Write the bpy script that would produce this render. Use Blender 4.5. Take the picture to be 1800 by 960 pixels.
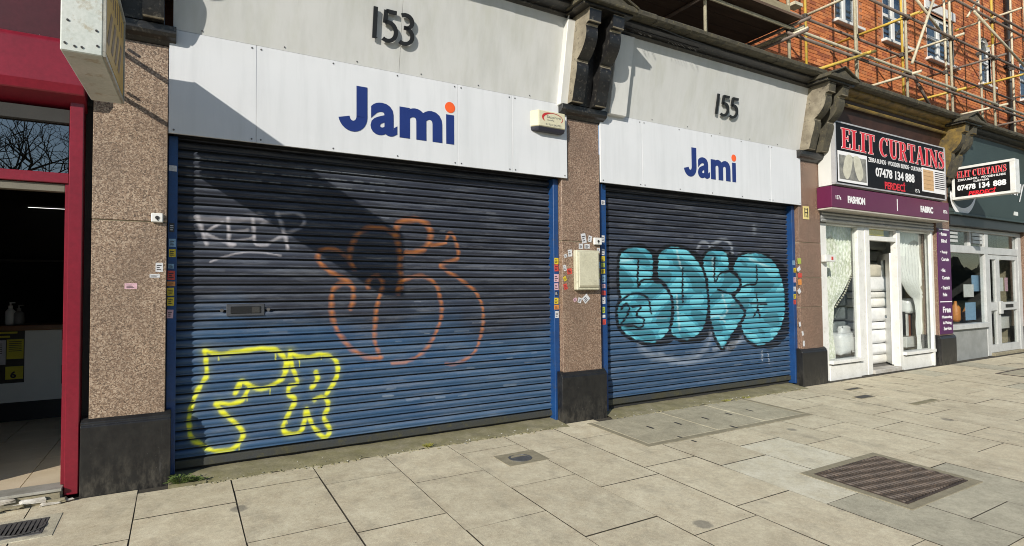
import bpy, bmesh, math, random
import numpy as np
from mathutils import Vector, Matrix
random.seed(7); RNG = np.random.default_rng(7)
S = bpy.context.scene
for o in list(bpy.data.objects): bpy.data.objects.remove(o)
COL = S.collection

# ------------------------------------------------------------------ camera
FPX, YAW, PITCH, ROLL = 996.47, .530814, .03258, -.008835
CAM = np.array([0., -5.1004, 1.45])
def _axes():
    w = np.array([math.sin(YAW)*math.cos(PITCH), math.cos(YAW)*math.cos(PITCH), math.sin(PITCH)])
    r = np.array([math.cos(YAW), -math.sin(YAW), 0.]); u = np.cross(r, w)
    return (math.cos(ROLL)*r+math.sin(ROLL)*u, -math.sin(ROLL)*r+math.cos(ROLL)*u, w)
RX, UX, WX = _axes()
cd = bpy.data.cameras.new('camera'); cam = bpy.data.objects.new('camera', cd); COL.objects.link(cam)
cd.sensor_width = 36; cd.sensor_fit = 'HORIZONTAL'; cd.lens = FPX*36/1800
cd.clip_start = .05; cd.clip_end = 2000
cam.matrix_world = Matrix(((RX[0], UX[0], -WX[0], CAM[0]), (RX[1], UX[1], -WX[1], CAM[1]), (RX[2], UX[2], -WX[2], CAM[2]), (0, 0, 0, 1)))
S.camera = cam
# ------------------------------------------------------------------ sky, sun, exposure
SUN = Vector((-1.33, -1., .77)).normalized()          # towards the sun
elev = math.asin(SUN.z); azim = math.atan2(SUN.x, SUN.y)
wd = bpy.data.worlds.new('World'); S.world = wd; wd.use_nodes = True
nt = wd.node_tree; nt.nodes.clear()
sk = nt.nodes.new('ShaderNodeTexSky'); sk.sky_type = 'NISHITA'; sk.sun_disc = False
sk.sun_elevation = elev; sk.sun_rotation = azim; sk.air_density = 1.0; sk.dust_density = .3; sk.ozone_density = 1.0
bg = nt.nodes.new('ShaderNodeBackground'); bg.inputs[1].default_value = .115
wo = nt.nodes.new('ShaderNodeOutputWorld'); nt.links.new(sk.outputs[0], bg.inputs[0]); nt.links.new(bg.outputs[0], wo.inputs[0])
ld = bpy.data.lights.new('sun', 'SUN'); ld.energy = 4.8; ld.angle = math.radians(.55); ld.color = (1., .94, .84)
lo = bpy.data.objects.new('sun', ld); COL.objects.link(lo); lo.rotation_euler = SUN.to_track_quat('Z', 'Y').to_euler(); lo.location = (-20, -15, 20)
S.view_settings.view_transform = 'Standard'; S.view_settings.look = 'None'; S.view_settings.gamma = 1
S.view_settings.use_curve_mapping = False; S.view_settings.exposure = .1
S.render.engine = 'CYCLES'; S.cycles.filter_width = 1.0

# ------------------------------------------------------------------ measuring helpers: a sight line met with a real plane
def ray(px, py): return WX+RX*(px-900)/FPX-UX*(py-480)/FPX
def at(px, py, Y):
    d = ray(px, py); t = (Y-CAM[1])/d[1]; return Vector(CAM+t*d)
def atx(px, py, X):
    d = ray(px, py); t = (X-CAM[0])/d[0]; return Vector(CAM+t*d)
GS = .0377                                                # fall of the pavement towards the road
def gz(y): return GS*y if y < 0 else 0.

# ------------------------------------------------------------------ object helpers
def put(name, me, mat=None, parent=None):
    o = bpy.data.objects.new(name, me); COL.objects.link(o)
    if mat is not None and not me.materials:
        for m in (mat if isinstance(mat, (list, tuple)) else [mat]): me.materials.append(m)
    if parent is not None:
        o.parent = parent
        if parent.type == 'EMPTY': o.location = -parent.location
    return o
def tag(o, label=None, cat=None, group=None, kind=None):
    if label: o['label'] = label
    if cat: o['category'] = cat
    if group: o['group'] = group
    if kind: o['kind'] = kind
    return o
def thing(name, label, cat, loc=(0, 0, 0), group=None):
    o = bpy.data.objects.new(name, None); COL.objects.link(o); o.location = loc; o.empty_display_size = .1
    return tag(o, label, cat, group)
class MB:
    """collects shapes in world coordinates, builds ONE mesh object"""
    def __init__(s): s.v = []; s.f = []; s.mi = []
    def add(s, vs, fs, mi=0):
        b = len(s.v); s.v += [tuple(v) for v in vs]; s.f += [tuple(i+b for i in f) for f in fs]; s.mi += [mi]*len(fs); return s
    def box(s, x0, x1, y0, y1, z0, z1, mi=0):
        x0, x1 = sorted((x0, x1)); y0, y1 = sorted((y0, y1)); z0, z1 = sorted((z0, z1))
        return s.add([(x0,y0,z0),(x1,y0,z0),(x1,y1,z0),(x0,y1,z0),(x0,y0,z1),(x1,y0,z1),(x1,y1,z1),(x0,y1,z1)],
              [(3,2,1,0),(4,5,6,7),(0,1,5,4),(1,2,6,5),(2,3,7,6),(3,0,4,7)], mi)
    def hexa(s, p, mi=0):      # eight corners, order as box
        return s.add(p, [(3,2,1,0),(4,5,6,7),(0,1,5,4),(1,2,6,5),(2,3,7,6),(3,0,4,7)], mi)
    def obox(s, o, ux, uy, uz, a0, a1, b0, b1, c0, c1, mi=0):
        o, ux, uy, uz = map(Vector, (o, ux, uy, uz))
        P = lambda a, b, c: o+ux*a+uy*b+uz*c
        return s.hexa([P(a0,b0,c0),P(a1,b0,c0),P(a1,b1,c0),P(a0,b1,c0),P(a0,b0,c1),P(a1,b0,c1),P(a1,b1,c1),P(a0,b1,c1)], mi)
    def extr(s, prof, x0, x1, mi=0, caps=True, axis='x'):   # profile (a,b) pushed along an axis; x: (y,z), y: (x,z), z: (x,y)
        n = len(prof)
        def P(a, b, t): return {'x': (t, a, b), 'y': (a, t, b), 'z': (a, b, t)}[axis]
        vs = [P(a, b, x0) for a, b in prof]+[P(a, b, x1) for a, b in prof]
        fs = [(i, (i+1) % n, n+(i+1) % n, n+i) for i in range(n)]
        if caps: fs += [tuple(range(n-1, -1, -1)), tuple(range(n, 2*n))]
        return s.add(vs, fs, mi)
    def tube(s, p, q, r, n=8, mi=0, r2=None, caps=True):
        p, q = Vector(p), Vector(q); d = (q-p).normalized(); r2 = r if r2 is None else r2
        a = d.orthogonal().normalized(); b = d.cross(a)
        ring = lambda c, rr: [c+(a*math.cos(2*math.pi*i/n)+b*math.sin(2*math.pi*i/n))*rr for i in range(n)]
        vs = ring(p, r)+ring(q, r2); fs = [(i, (i+1) % n, n+(i+1) % n, n+i) for i in range(n)]
        if caps: fs += [tuple(range(n-1, -1, -1)), tuple(range(n, 2*n))]
        return s.add(vs, fs, mi)
    def path(s, pts, r, n=6, mi=0):
        for a, b in zip(pts[:-1], pts[1:]): s.tube(a, b, r, n, mi)
        return s
    def lathe(s, c, prof, n=16, mi=0, axis='z'):            # prof (r,h)
        c = Vector(c); vs = []
        for r, h in prof:
            for i in range(n):
                t = 2*math.pi*i/n; a, b = r*math.cos(t), r*math.sin(t)
                vs.append(c+Vector((a, b, h)) if axis == 'z' else c+Vector((a, h, b)))
        fs = [(k*n+i, k*n+(i+1) % n, (k+1)*n+(i+1) % n, (k+1)*n+i) for k in range(len(prof)-1) for i in range(n)]
        fs += [tuple(range(n-1, -1, -1)), tuple(range((len(prof)-1)*n, len(prof)*n))]
        return s.add(vs, fs, mi)
    def grid(s, fn, nu, nv, mi=0):
        vs = [fn(i/(nu-1), j/(nv-1)) for j in range(nv) for i in range(nu)]
        return s.add(vs, [(j*nu+i, j*nu+i+1, (j+1)*nu+i+1, (j+1)*nu+i) for j in range(nv-1) for i in range(nu-1)], mi)
    def build(s, name, mat, parent=None, bevel=0, seg=1, smooth=False, recalc=True, jit=0):
        me = bpy.data.meshes.new(name); me.from_pydata(s.v, [], s.f)
        for m in (mat if isinstance(mat, (list, tuple)) else [mat]): me.materials.append(m)
        if len(set(s.mi)) > 1: me.polygons.foreach_set('material_index', s.mi)
        elif s.mi and s.mi[0]: me.polygons.foreach_set('material_index', s.mi)
        if recalc or bevel:
            bm = bmesh.new(); bm.from_mesh(me)
            if recalc: bmesh.ops.recalc_face_normals(bm, faces=bm.faces)
            if bevel:
                es = [e for e in bm.edges if len(e.link_faces) == 2 and e.calc_face_angle(0) > .5]
                bmesh.ops.bevel(bm, geom=es, offset=bevel, segments=seg, affect='EDGES', profile=.6, clamp_overlap=True)
            if jit:
                for v in bm.verts: v.co += Vector((random.uniform(-jit, jit), random.uniform(-jit, jit), random.uniform(-jit, jit)))
            bm.to_mesh(me); bm.free()
        if smooth: me.polygons.foreach_set('use_smooth', [True]*len(me.polygons))
        me.update(); return put(name, me, None, parent)

# ------------------------------------------------------------------ materials
def rgb(h):
    h = h.lstrip('#'); c = [int(h[i:i+2], 16)/255 for i in (0, 2, 4)]
    return tuple(((x+.055)/1.055)**2.4 if x > .04045 else x/12.92 for x in c)
class NB:
    def __init__(s, name):
        s.m = bpy.data.materials.new(name); s.m.use_nodes = True; s.t = s.m.node_tree; s.t.nodes.clear()
        s.out = s.n('ShaderNodeOutputMaterial'); s.p = s.n('ShaderNodeBsdfPrincipled'); s.l(s.p.outputs[0], s.out.inputs[0])
        s.tc = s.n('ShaderNodeTexCoord').outputs['Object']
    def n(s, t, **k):
        n = s.t.nodes.new(t)
        for a, b in k.items(): setattr(n, a, b)
        return n
    def l(s, a, b): s.t.links.new(a, b)
    def setv(s, sock, v):
        if isinstance(v, bpy.types.NodeSocket): s.l(v, sock)
        elif isinstance(v, (tuple, list)) and len(v) == 3 and sock.type == 'RGBA': sock.default_value = (*v, 1)
        else: sock.default_value = v
    def map(s, sc=(1, 1, 1), loc=(0, 0, 0)):
        n = s.n('ShaderNodeMapping'); s.l(s.tc, n.inputs[0]); n.inputs['Scale'].default_value = sc; n.inputs['Location'].default_value = loc; return n.outputs[0]
    def noise(s, scale, detail=5, rough=.6, vec=None, dist=0, col=False):
        n = s.n('ShaderNodeTexNoise'); s.l(vec or s.tc, n.inputs['Vector']); n.inputs['Scale'].default_value = scale
        n.inputs['Detail'].default_value = detail; n.inputs['Roughness'].default_value = rough; n.inputs['Distortion'].default_value = dist
        return n.outputs[1 if col else 0]
    def vor(s, scale, vec=None, feature='F1', out='Distance'):
        n = s.n('ShaderNodeTexVoronoi', feature=feature); s.l(vec or s.tc, n.inputs['Vector']); n.inputs['Scale'].default_value = scale; return n.outputs[out]
    def ramp(s, f, stops, interp='LINEAR'):
        n = s.n('ShaderNodeValToRGB'); s.l(f, n.inputs[0]); n.color_ramp.interpolation = interp
        while len(n.color_ramp.elements) < len(stops): n.color_ramp.elements.new(.5)
        for e, (p, c) in zip(n.color_ramp.elements, stops):
            e.position = p; e.color = (*c, 1) if isinstance(c, (tuple, list)) else (c, c, c, 1)
        return n.outputs[0]
    def mix(s, f, a, b, mode='MIX'):
        n = s.n('ShaderNodeMix', data_type='RGBA', blend_type=mode); s.setv(n.inputs[0], f); s.setv(n.inputs[6], a); s.setv(n.inputs[7], b); return n.outputs[2]
    def math(s, op, a, b=0., c=None):
        n = s.n('ShaderNodeMath', operation=op); s.setv(n.inputs[0], a); s.setv(n.inputs[1], b)
        if c is not None: s.setv(n.inputs[2], c)
        return n.outputs[0]
    def sep(s, v):
        n = s.n('ShaderNodeSeparateXYZ'); s.l(v, n.inputs[0]); return n.outputs
    def rand(s): return s.n('ShaderNodeObjectInfo').outputs['Random']
    def base(s, c): s.setv(s.p.inputs['Base Color'], c)
    def rough(s, v): s.setv(s.p.inputs['Roughness'], v)
    def bump(s, h, st=.3, dist=.01):
        n = s.n('ShaderNodeBump'); s.l(h, n.inputs['Height']); n.inputs['Strength'].default_value = st; n.inputs['Distance'].default_value = dist
        s.l(n.outputs[0], s.p.inputs['Normal'])
def mat(name, c1, c2=None, scale=6, rough=.6, bump=0, bscale=90, metal=0, spec=.5, rnd=0, stretch=None, lo=.35, hi=.65, rvar=0, c3=None, bdist=.004, fine=.12):
    b = NB(name); c2 = c2 or tuple(x*.8 for x in c1)
    vec = b.map(stretch) if stretch else None
    c = b.mix(b.ramp(b.noise(scale, 7, .62, vec), [(lo, 0.), (hi, 1.)]), c1, c2)
    if c3: c = b.mix(b.ramp(b.noise(scale*2.7, 6, .7, b.map((1, 1, 1), (7, 3, 5))), [(.56, 0.), (.7, 1.)]), c, c3)
    if fine: c = b.mix(fine, c, b.ramp(b.noise(bscale*1.7, 3, .7), [(.3, 0.), (.7, 1.)]), 'OVERLAY')
    if rnd:
        v = b.math('MULTIPLY_ADD', b.rand(), 2*rnd, 1-rnd); c = b.mix(1., c, v, 'MULTIPLY')
    b.base(c)
    b.rough(b.math('MULTIPLY_ADD', b.noise(scale*1.7, 5), rvar*2, rough-rvar) if rvar else rough)
    b.p.inputs['Metallic'].default_value = metal; b.p.inputs['Specular IOR Level'].default_value = spec
    if bump: b.bump(b.noise(bscale, 6, .7), bump, bdist)
    return b.m
def glass(name, tint=(1, 1, 1), ior=1.5, rough=.0, dirt=0.0, refl=.22):
    b = NB(name); b.t.nodes.remove(b.p)
    tr = b.n('ShaderNodeBsdfTransparent'); tr.inputs[0].default_value = (*tint, 1)
    gl = b.n('ShaderNodeBsdfGlossy'); gl.inputs['Roughness'].default_value = rough
    fr = b.n('ShaderNodeFresnel'); fr.inputs[0].default_value = ior
    mx = b.n('ShaderNodeMixShader'); b.l(b.math('MULTIPLY_ADD', fr.outputs[0], refl, .004), mx.inputs[0]); b.l(tr.outputs[0], mx.inputs[1]); b.l(gl.outputs[0], mx.inputs[2])
    last = mx.outputs[0]
    if dirt:
        df = b.n('ShaderNodeBsdfDiffuse'); df.inputs[0].default_value = (.5, .5, .48, 1)
        m2 = b.n('ShaderNodeMixShader'); b.l(b.ramp(b.noise(4, 5), [(.35, 0.), (.8, dirt)]), m2.inputs[0]); b.l(last, m2.inputs[1]); b.l(df.outputs[0], m2.inputs[2]); last = m2.outputs[0]
    b.l(last, b.out.inputs[0]); return b.m

# flat lettering -------------------------------------------------------------
def text_mesh(s, bold=0., shear=0., space=1.):
    cu = bpy.data.curves.new('lettering', 'FONT'); cu.body = s; cu.offset = bold; cu.shear = shear; cu.space_character = space
    cu.resolution_u = 4; cu.fill_mode = 'FRONT'; cu.extrude = .02
    ob = bpy.data.objects.new('lettering', cu); me = bpy.data.meshes.new_from_object(ob)
    bpy.data.objects.remove(ob); bpy.data.curves.remove(cu); return me
def lettering(s, o, ux, uz, W, H, m, parent, bold=0., depth=.0015, name='lettering', shear=0., space=1.):
    """s fitted into the rectangle o + ux*W + uz*H (o bottom left), standing proud of the surface by depth"""
    me = text_mesh(s, bold, shear, space); n = len(me.vertices); a = np.empty(n*3); me.vertices.foreach_get('co', a); a = a.reshape(-1, 3)
    mn, mx = a.min(0), a.max(0); o, ux, uz = map(lambda q: np.array(Vector(q)), (o, ux, uz)); nn = np.cross(ux, uz)
    u = (a[:, 0]-mn[0])/(mx[0]-mn[0])*W; w = (a[:, 1]-mn[1])/(mx[1]-mn[1])*H; d = (a[:, 2]-mn[2])/(mx[2]-mn[2]+1e-9)*depth
    me.vertices.foreach_set('co', (o+u[:, None]*ux+w[:, None]*uz+d[:, None]*nn).ravel()); me.update()
    me.materials.clear(); me.materials.append(m); me.name = name
    return put(name, me, None, parent)
def offset_line(pts, ws):
    pts = [Vector(p) for p in pts]; L = []; R = []
    for i, p in enumerate(pts):
        d = (pts[min(i+1, len(pts)-1)]-pts[max(i-1, 0)]).normalized(); n = Vector((-d.y, d.x)); w = ws[i] if isinstance(ws, (list, tuple)) else ws
        L.append(p+n*w/2); R.append(p-n*w/2)
    return L, R
def arc(cx, cy, rx, ry, a0, a1, n=14):
    return [(cx+rx*math.cos(math.radians(a0+(a1-a0)*i/n)), cy+ry*math.sin(math.radians(a0+(a1-a0)*i/n))) for i in range(n+1)]
def smooth_line(p, n=6, closed=False):
    p = [np.array(q, float) for q in p]; out = []; N = len(p)
    for i in range(N if closed else N-1):
        g = (lambda k: p[k % N]) if closed else (lambda k: p[min(max(k, 0), N-1)])
        a, b, c, d = g(i-1), g(i), g(i+1), g(i+2)
        for t in np.arange(n)/n: out.append(.5*((2*b)+(-a+c)*t+(2*a-5*b+4*c-d)*t*t+(-a+3*b-3*c+d)*t**3))
    out.append(p[0] if closed else p[-1]); return np.array(out)
# heavy serif capitals, drawn as strokes in a box of height 1 : (points, width)
def _st(x, w, z0=0., z1=1.): return ([(x, z0), (x, z1)], w)
def _sf(x, w, z): return ([(x-w/2, z), (x+w/2, z)], .05)
SERIF = {
 'E': (.62, [_st(.17, .19), _sf(.17, .34, .025), _sf(.17, .34, .975), ([(.1, .975), (.56, .975)], .05), ([(.1, .025), (.58, .025)], .05), ([(.2, .52), (.45, .52)], .05), ([(.55, .76), (.55, 1.)], .05), ([(.57, 0), (.57, .26)], .05), ([(.44, .4), (.44, .64)], .045)]),
 'L': (.58, [_st(.17, .19), _sf(.17, .34, .025), _sf(.17, .36, .975), ([(.1, .025), (.55, .025)], .05), ([(.54, 0), (.54, .3)], .05)]),
 'I': (.36, [_st(.18, .19), _sf(.18, .36, .025), _sf(.18, .36, .975)]),
 'T': (.62, [_st(.31, .19), _sf(.31, .36, .025), ([(.02, .975), (.6, .975)], .05), ([(.03, .7), (.03, 1)], .05), ([(.59, .7), (.59, 1)], .05)]),
 'C': (.66, [(arc(.36, .5, .27, .46, 50, 310, 22), [.06+.14*max(0, -math.cos(math.radians(50+260*i/22))) for i in range(23)]), ([(.58, .66), (.58, 1)], .05), ([(.55, .82), (.5, .92)], .06)]),
 'U': (.7, [([(.18, 1), (.18, .3)]+arc(.37, .3, .19, .27, 180, 360, 12)+[(.56, .3), (.56, 1)], [.19, .19]+[.18-.11*i/12 for i in range(13)]+[.06, .06]), _sf(.18, .34, .975), _sf(.56, .24, .975)]),
 'R': (.7, [_st(.18, .19), _sf(.18, .34, .025), _sf(.16, .3, .975), ([(.2, .97), (.36, .97)]+arc(.36, .74, .17, .225, 90, -90, 12)+[(.2, .51)], [.05, .06]+[.06+.1*math.sin(math.pi*i/12) for i in range(13)]+[.05]), ([(.34, .5), (.46, .36), (.54, .1), (.6, .02), (.68, .03)], [.07, .14, .16, .11, .05])]),
 'A': (.72, [([(.08, 0), (.35, 1)], .06), ([(.36, 1.0), (.6, 0)], .19), ([(.18, .32), (.5, .32)], .05), _sf(.09, .2, .025), _sf(.6, .3, .025)]),
 'N': (.74, [_st(.13, .06), _st(.63, .06), ([(.13, .98), (.62, .02)], .19), _sf(.1, .22, .975), _sf(.13, .22, .025), _sf(.63, .22, .975)]),
 'S': (.56, [([(.47, .74), (.44, .88), (.34, .96), (.23, .955), (.13, .87), (.12, .73), (.22, .6), (.36, .48), (.45, .35), (.45, .2), (.37, .07), (.25, .035), (.14, .1), (.09, .28)], [.05, .06, .06, .08, .12, .17, .19, .2, .19, .15, .09, .06, .06, .05]), ([(.48, .66), (.48, 1)], .045), ([(.08, 0), (.08, .34)], .045)]),
}
def serif_text(s, o, ux, uz, W, H, m, medge, parent, edge=.03, name='lettering'):
    o, ux, uz = Vector(o), Vector(ux), Vector(uz); nn = ux.cross(uz)
    wt = sum(.3 if c == ' ' else SERIF[c][0]+.05 for c in s)-.05
    for layer, (mm, ex, d0) in enumerate(((medge, edge, .001), (m, 0, .005))):
        b = MB(); x = 0.; k = 0
        for c in s:
            if c == ' ': x += .3; continue
            w, strokes = SERIF[c]
            for pts, ws in strokes:
                k += 1
                if len(pts) == 2:
                    p, q = Vector(pts[0]), Vector(pts[1]); d = (q-p).normalized()*ex; pts = [p-d, q+d]
                ws2 = [q+2*ex for q in ws] if isinstance(ws, (list, tuple)) else ws+2*ex
                L, R = offset_line(pts, ws2); dep = d0+.00012*(k % 20)
                P = lambda q: o+ux*((x+q.x)/wt*W)+uz*(q.y*H)+nn*dep
                b.add([P(q) for q in L]+[P(q) for q in R], [(i, len(L)+i, len(L)+i+1, i+1) for i in range(len(L)-1)])
            x += w+.05
        b.build(name if layer else 'lettering_edge', mm, parent, recalc=False)
# ------------------------------------------------------------------ shared materials
def granite(name, a, b_, c, d):
    b = NB(name)
    cell = b.vor(115, b.map((1, 1, 1)), out='Color'); f = b.sep(cell)[0]
    col = b.ramp(f, [(0., a), (.3, b_), (.62, c), (.9, d)])
    f2 = b.sep(b.vor(250, None, out='Color'))[1]
    col = b.mix(.38, col, b.ramp(f2, [(0., a), (.5, c), (1., d)]))
    grime = b.ramp(b.noise(2.2, 6, .65, b.map((1, 1, .6))), [(.38, 0.), (.7, .6)])
    col = b.mix(grime, col, (.13, .09, .065))
    run = b.ramp(b.noise(5, 6, .7, b.map((2.4, 2.4, .22), (1, 2, 3))), [(.56, 0.), (.74, .5)]); col = b.mix(run, col, (.07, .052, .04))
    pale = b.ramp(b.noise(6, 6, .75, b.map((1.6, 1.6, .5), (6, 2, 8))), [(.62, 0.), (.76, .35)]); col = b.mix(pale, col, (.42, .35, .27))
    b.base(col); b.rough(.45)
    b.bump(b.noise(120, 4), .3, .004); return b.m
M = {}
M['granite'] = granite('tan_granite', (.022, .015, .011), (.15, .093, .06), (.285, .195, .13), (.5, .4, .3))
M['granite_mid'] = granite('brown_granite', (.026, .017, .012), (.155, .088, .057), (.26, .165, .11), (.46, .35, .26))
M['granite2'] = granite('red_granite', (.03, .018, .013), (.14, .075, .05), (.23, .135, .092), (.4, .28, .2))
pl_ = NB('black_plinth_stone'); c_ = pl_.mix(pl_.ramp(pl_.noise(9, 6, .65), [(.35, 0.), (.65, 1.)]), (.007, .007, .008), (.015, .015, .015)); zz_ = pl_.sep(pl_.tc)[2]
c_ = pl_.mix(pl_.math('MULTIPLY', pl_.ramp(zz_, [(.0, 1.), (.3, .12)]), pl_.ramp(pl_.noise(12, 8, .75, pl_.map((1.4, 1.4, .6))), [(.45, 0.), (.72, .75)])), c_, (.12, .11, .09)); c_ = pl_.mix(pl_.ramp(pl_.noise(60, 3, .7), [(.69, 0.), (.74, .7)]), c_, (.22, .21, .2)); c_ = pl_.mix(pl_.ramp(pl_.noise(5, 8, .8, pl_.map((3, 3, .5), (2, 7, 1))), [(.6, 0.), (.7, .3)]), c_, (.11, .11, .11)); pl_.base(c_); pl_.rough(.32); pl_.bump(pl_.noise(50, 5), .12, .004); M['plinth'] = pl_.m
M['stone'] = mat('weathered_sandstone', (.30, .265, .195), (.17, .145, .105), 7, .85, .5, 60, c3=(.05, .043, .035))
M['moss_stone'] = mat('mossy_cornice_stone', (.085, .075, .05), (.04, .037, .028), 9, .9, .6, 50, c3=(.15, .13, .065))
M['black_paint'] = mat('flaking_black_paint', (.012, .012, .013), (.022, .021, .02), 9, .36, .5, 25, c3=(.11, .1, .085))
M['ochre_paint'] = mat('flaking_ochre_paint', (.23, .15, .035), (.09, .065, .025), 7, .6, .4, 35, c3=(.035, .032, .03))
M['brown_paint'] = mat('dark_brown_paint', (.06, .025, .018), (.035, .015, .012), 5, .5, .2)
M['roof'] = mat('roof_felt', (.05, .05, .05), (.08, .08, .075), 3, .9, .4)
def signwhite(name, c1, c2, streak=.25, moss=0):
    b = NB(name)
    st = b.ramp(b.noise(3, 7, .65, b.map((2.6, 2.6, .22))), [(.46, 0.), (.7, streak)])
    bl = b.ramp(b.noise(.9, 5, .6), [(.4, 0.), (.75, streak*.8)])
    c = b.mix(st, c1, c2); c = b.mix(bl, c, c2)
    if moss:
        zz = b.sep(b.tc)[2]; low = b.ramp(b.noise(2, 7, .7, b.map((2.2, 2.2, .4))), [(.5, 0.), (.8, moss)])
        c = b.mix(low, c, (.34, .35, .22))
    b.base(c); b.rough(.38); b.p.inputs['Specular IOR Level'].default_value = .35
    b.bump(b.noise(1.6, 3), .14, .025); return b.m
M['sign_white'] = signwhite('white_sign_panel', (.66, .675, .695), (.5, .52, .53), .42)
M['fascia_grey'] = signwhite('grey_painted_fascia', (.60, .605, .59), (.45, .457, .43), .5, .3)
M['trunk_white'] = signwhite('white_painted_trunking', (.66, .665, .64), (.46, .46, .43), .5)
M['navy'] = mat('navy_vinyl', (.012, .03, .16), (.01, .026, .145), 3, .4, fine=0)
M['orange'] = mat('orange_vinyl', (.85, .12, .02), None, 3, .4, fine=0)
M['black'] = mat('black_plastic', (.012, .012, .012), (.016, .016, .016), 8, .4, fine=0)
M['dark_metal'] = mat('dark_iron', (.02, .02, .022), (.035, .03, .028), 12, .55, .2)
M['screw'] = mat('dull_steel_screw', (.1, .1, .1), (.16, .15, .14), 20, .5, metal=.6)
M['guide_blue'] = mat('blue_shutter_guide_paint', (.009, .055, .185), (.008, .042, .145), 4, .4, .1, 30, c3=(.03, .05, .09))
M['burgundy'] = mat('burgundy_gloss_paint', (.2, .01, .024), (.165, .009, .02), 3, .32, .04, 20)
M['maroon'] = mat('dull_maroon_fascia', (.075, .012, .02), (.055, .011, .017), 2, .4, .04, 20)
M['white_paint'] = mat('white_frame_paint', (.76, .76, .73), (.66, .66, .62), 5, .4, .08, 40, c3=(.56, .55, .5))
M['grey_frame'] = mat('grey_aluminium_frame', (.5, .51, .5), (.42, .43, .42), 5, .4, .05, 40)
M['glass'] = glass('shop_window_glass', (.97, .985, .98))
M['glass_dark'] = glass('tinted_window_glass', (.45, .48, .48), 1.7, refl=3.2)
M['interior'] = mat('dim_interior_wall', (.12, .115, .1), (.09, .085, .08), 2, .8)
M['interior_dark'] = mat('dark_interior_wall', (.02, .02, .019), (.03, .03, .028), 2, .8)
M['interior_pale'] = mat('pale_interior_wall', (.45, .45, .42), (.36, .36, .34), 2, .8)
M['white_plastic'] = mat('white_plastic', (.72, .72, .7), (.62, .62, .58), 8, .4)
M['text_white'] = mat('white_print', (.8, .8, .8), (.78, .78, .78), 5, .5, fine=0)
M['text_black'] = mat('black_print', (.012, .012, .012), (.012, .012, .012), 5, .5, fine=0)
M['text_red'] = mat('red_print', (.68, .02, .035), (.64, .02, .03), 5, .45, fine=0)
M['text_pink'] = mat('pale_pink_print', (.8, .62, .6), (.8, .62, .6), 5, .45, fine=0)

# ------------------------------------------------------------------ ground
def concrete(name, c1, c2, rnd, moss=0, green=0):
    b = NB(name)
    big = b.ramp(b.noise(1.3, 7, .65), [(.35, 0.), (.7, 1.)]); mid = b.ramp(b.noise(13, 8, .78), [(.42, 0.), (.7, .5)])
    c = b.mix(big, c1, c2); c = b.mix(mid, c, tuple(x*.72 for x in c1))
    sp = b.ramp(b.vor(240, None), [(.0, .5), (.2, 0.)]); c = b.mix(b.math('MULTIPLY', sp, .5), c, (.12, .11, .09))
    fl = b.ramp(b.noise(260, 2, .8), [(.35, 0.), (.68, 1.)]); c = b.mix(.26, c, fl, 'OVERLAY')
    stain = b.ramp(b.noise(4.5, 8, .72, b.map((1, .45, 1), (3, 9, 1))), [(.52, 0.), (.78, .55)]); c = b.mix(stain, c, (.27, .245, .19))
    for sc_g, lc, rr, tone in ((3.1, (2, 5, 1), .07, (.1, .095, .085)), (2.3, (9, 1, 4), .06, (.62, .6, .55)), (1.1, (4, 4, 7), .1, (.2, .185, .15))):
        vv = b.n('ShaderNodeTexVoronoi'); b.l(b.map((1, 1, .001), lc), vv.inputs['Vector']); vv.inputs['Scale'].default_value = sc_g
        gate = b.math('GREATER_THAN', b.sep(vv.outputs['Color'])[0], .55); spot = b.math('MULTIPLY', gate, b.ramp(b.math('ADD', vv.outputs['Distance'], b.math('MULTIPLY', b.noise(30, 3), .04)), [(rr*.8, .75), (rr, 0.)])); c = b.mix(spot, c, tone)
    wsp = b.ramp(b.noise(34, 3, .6, b.map((1, 1, 1), (1, 6, 2))), [(.735, 0.), (.76, .8)]); c = b.mix(wsp, c, (.5, .48, .42))
    md = b.ramp(b.noise(38, 5, .75), [(.3, 0.), (.7, 1.)]); c = b.mix(.16, c, md, 'OVERLAY')
    lr = b.ramp(b.noise(5.5, 6, .7, b.map((1, 1, 1), (4, 4, 4))), [(.3, 0.), (.72, 1.)]); c = b.mix(.2, c, lr, 'OVERLAY')
    bsp = b.ramp(b.noise(27, 3, .6, b.map((1, 1, 1), (8, 2, 2))), [(.735, 0.), (.76, .8)]); c = b.mix(bsp, c, (.06, .055, .05))
    v = b.math('MULTIPLY_ADD', b.rand(), 2*rnd, 1-rnd); c = b.mix(1., c, v, 'MULTIPLY')
    if moss: c = b.mix(b.ramp(b.noise(6, 8, .75), [(.36, 0.), (.62, moss)]), c, (.15, .14, .05))
    b.base(c); b.rough(.78); b.p.inputs['Specular IOR Level'].default_value = .3
    b.bump(b.math('ADD', b.noise(180, 4, .7), b.math('MULTIPLY', b.noise(12, 5), 1.5)), .35, .004); return b.m
M['slab'] = concrete('concrete_paving', (.63, .565, .41), (.56, .495, .35), .055)
M['slab_pale'] = concrete('pale_concrete_paving', (.68, .635, .49), (.64, .595, .455), .02)
M['slab_green'] = concrete('green_grey_paving', (.51, .475, .355), (.45, .42, .315), .05)
M['mortar'] = mat('sandy_mortar', (.3, .265, .18), (.22, .195, .13), 14, .9, .5, 70)
M['apron'] = concrete('mossy_concrete_apron', (.30, .27, .18), (.23, .205, .125), .0, .55)
M['flap'] = concrete('grey_cellar_concrete', (.46, .42, .305), (.38, .345, .245), .06)
M['asphalt'] = mat('asphalt', (.045, .045, .047), (.06, .06, .06), 4, .85, .6, 200)
M['joint'] = mat('joint_dirt', (.06, .05, .036), (.03, .026, .018), 20, .95, .6, 90, c3=(.08, .085, .03))
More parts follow.
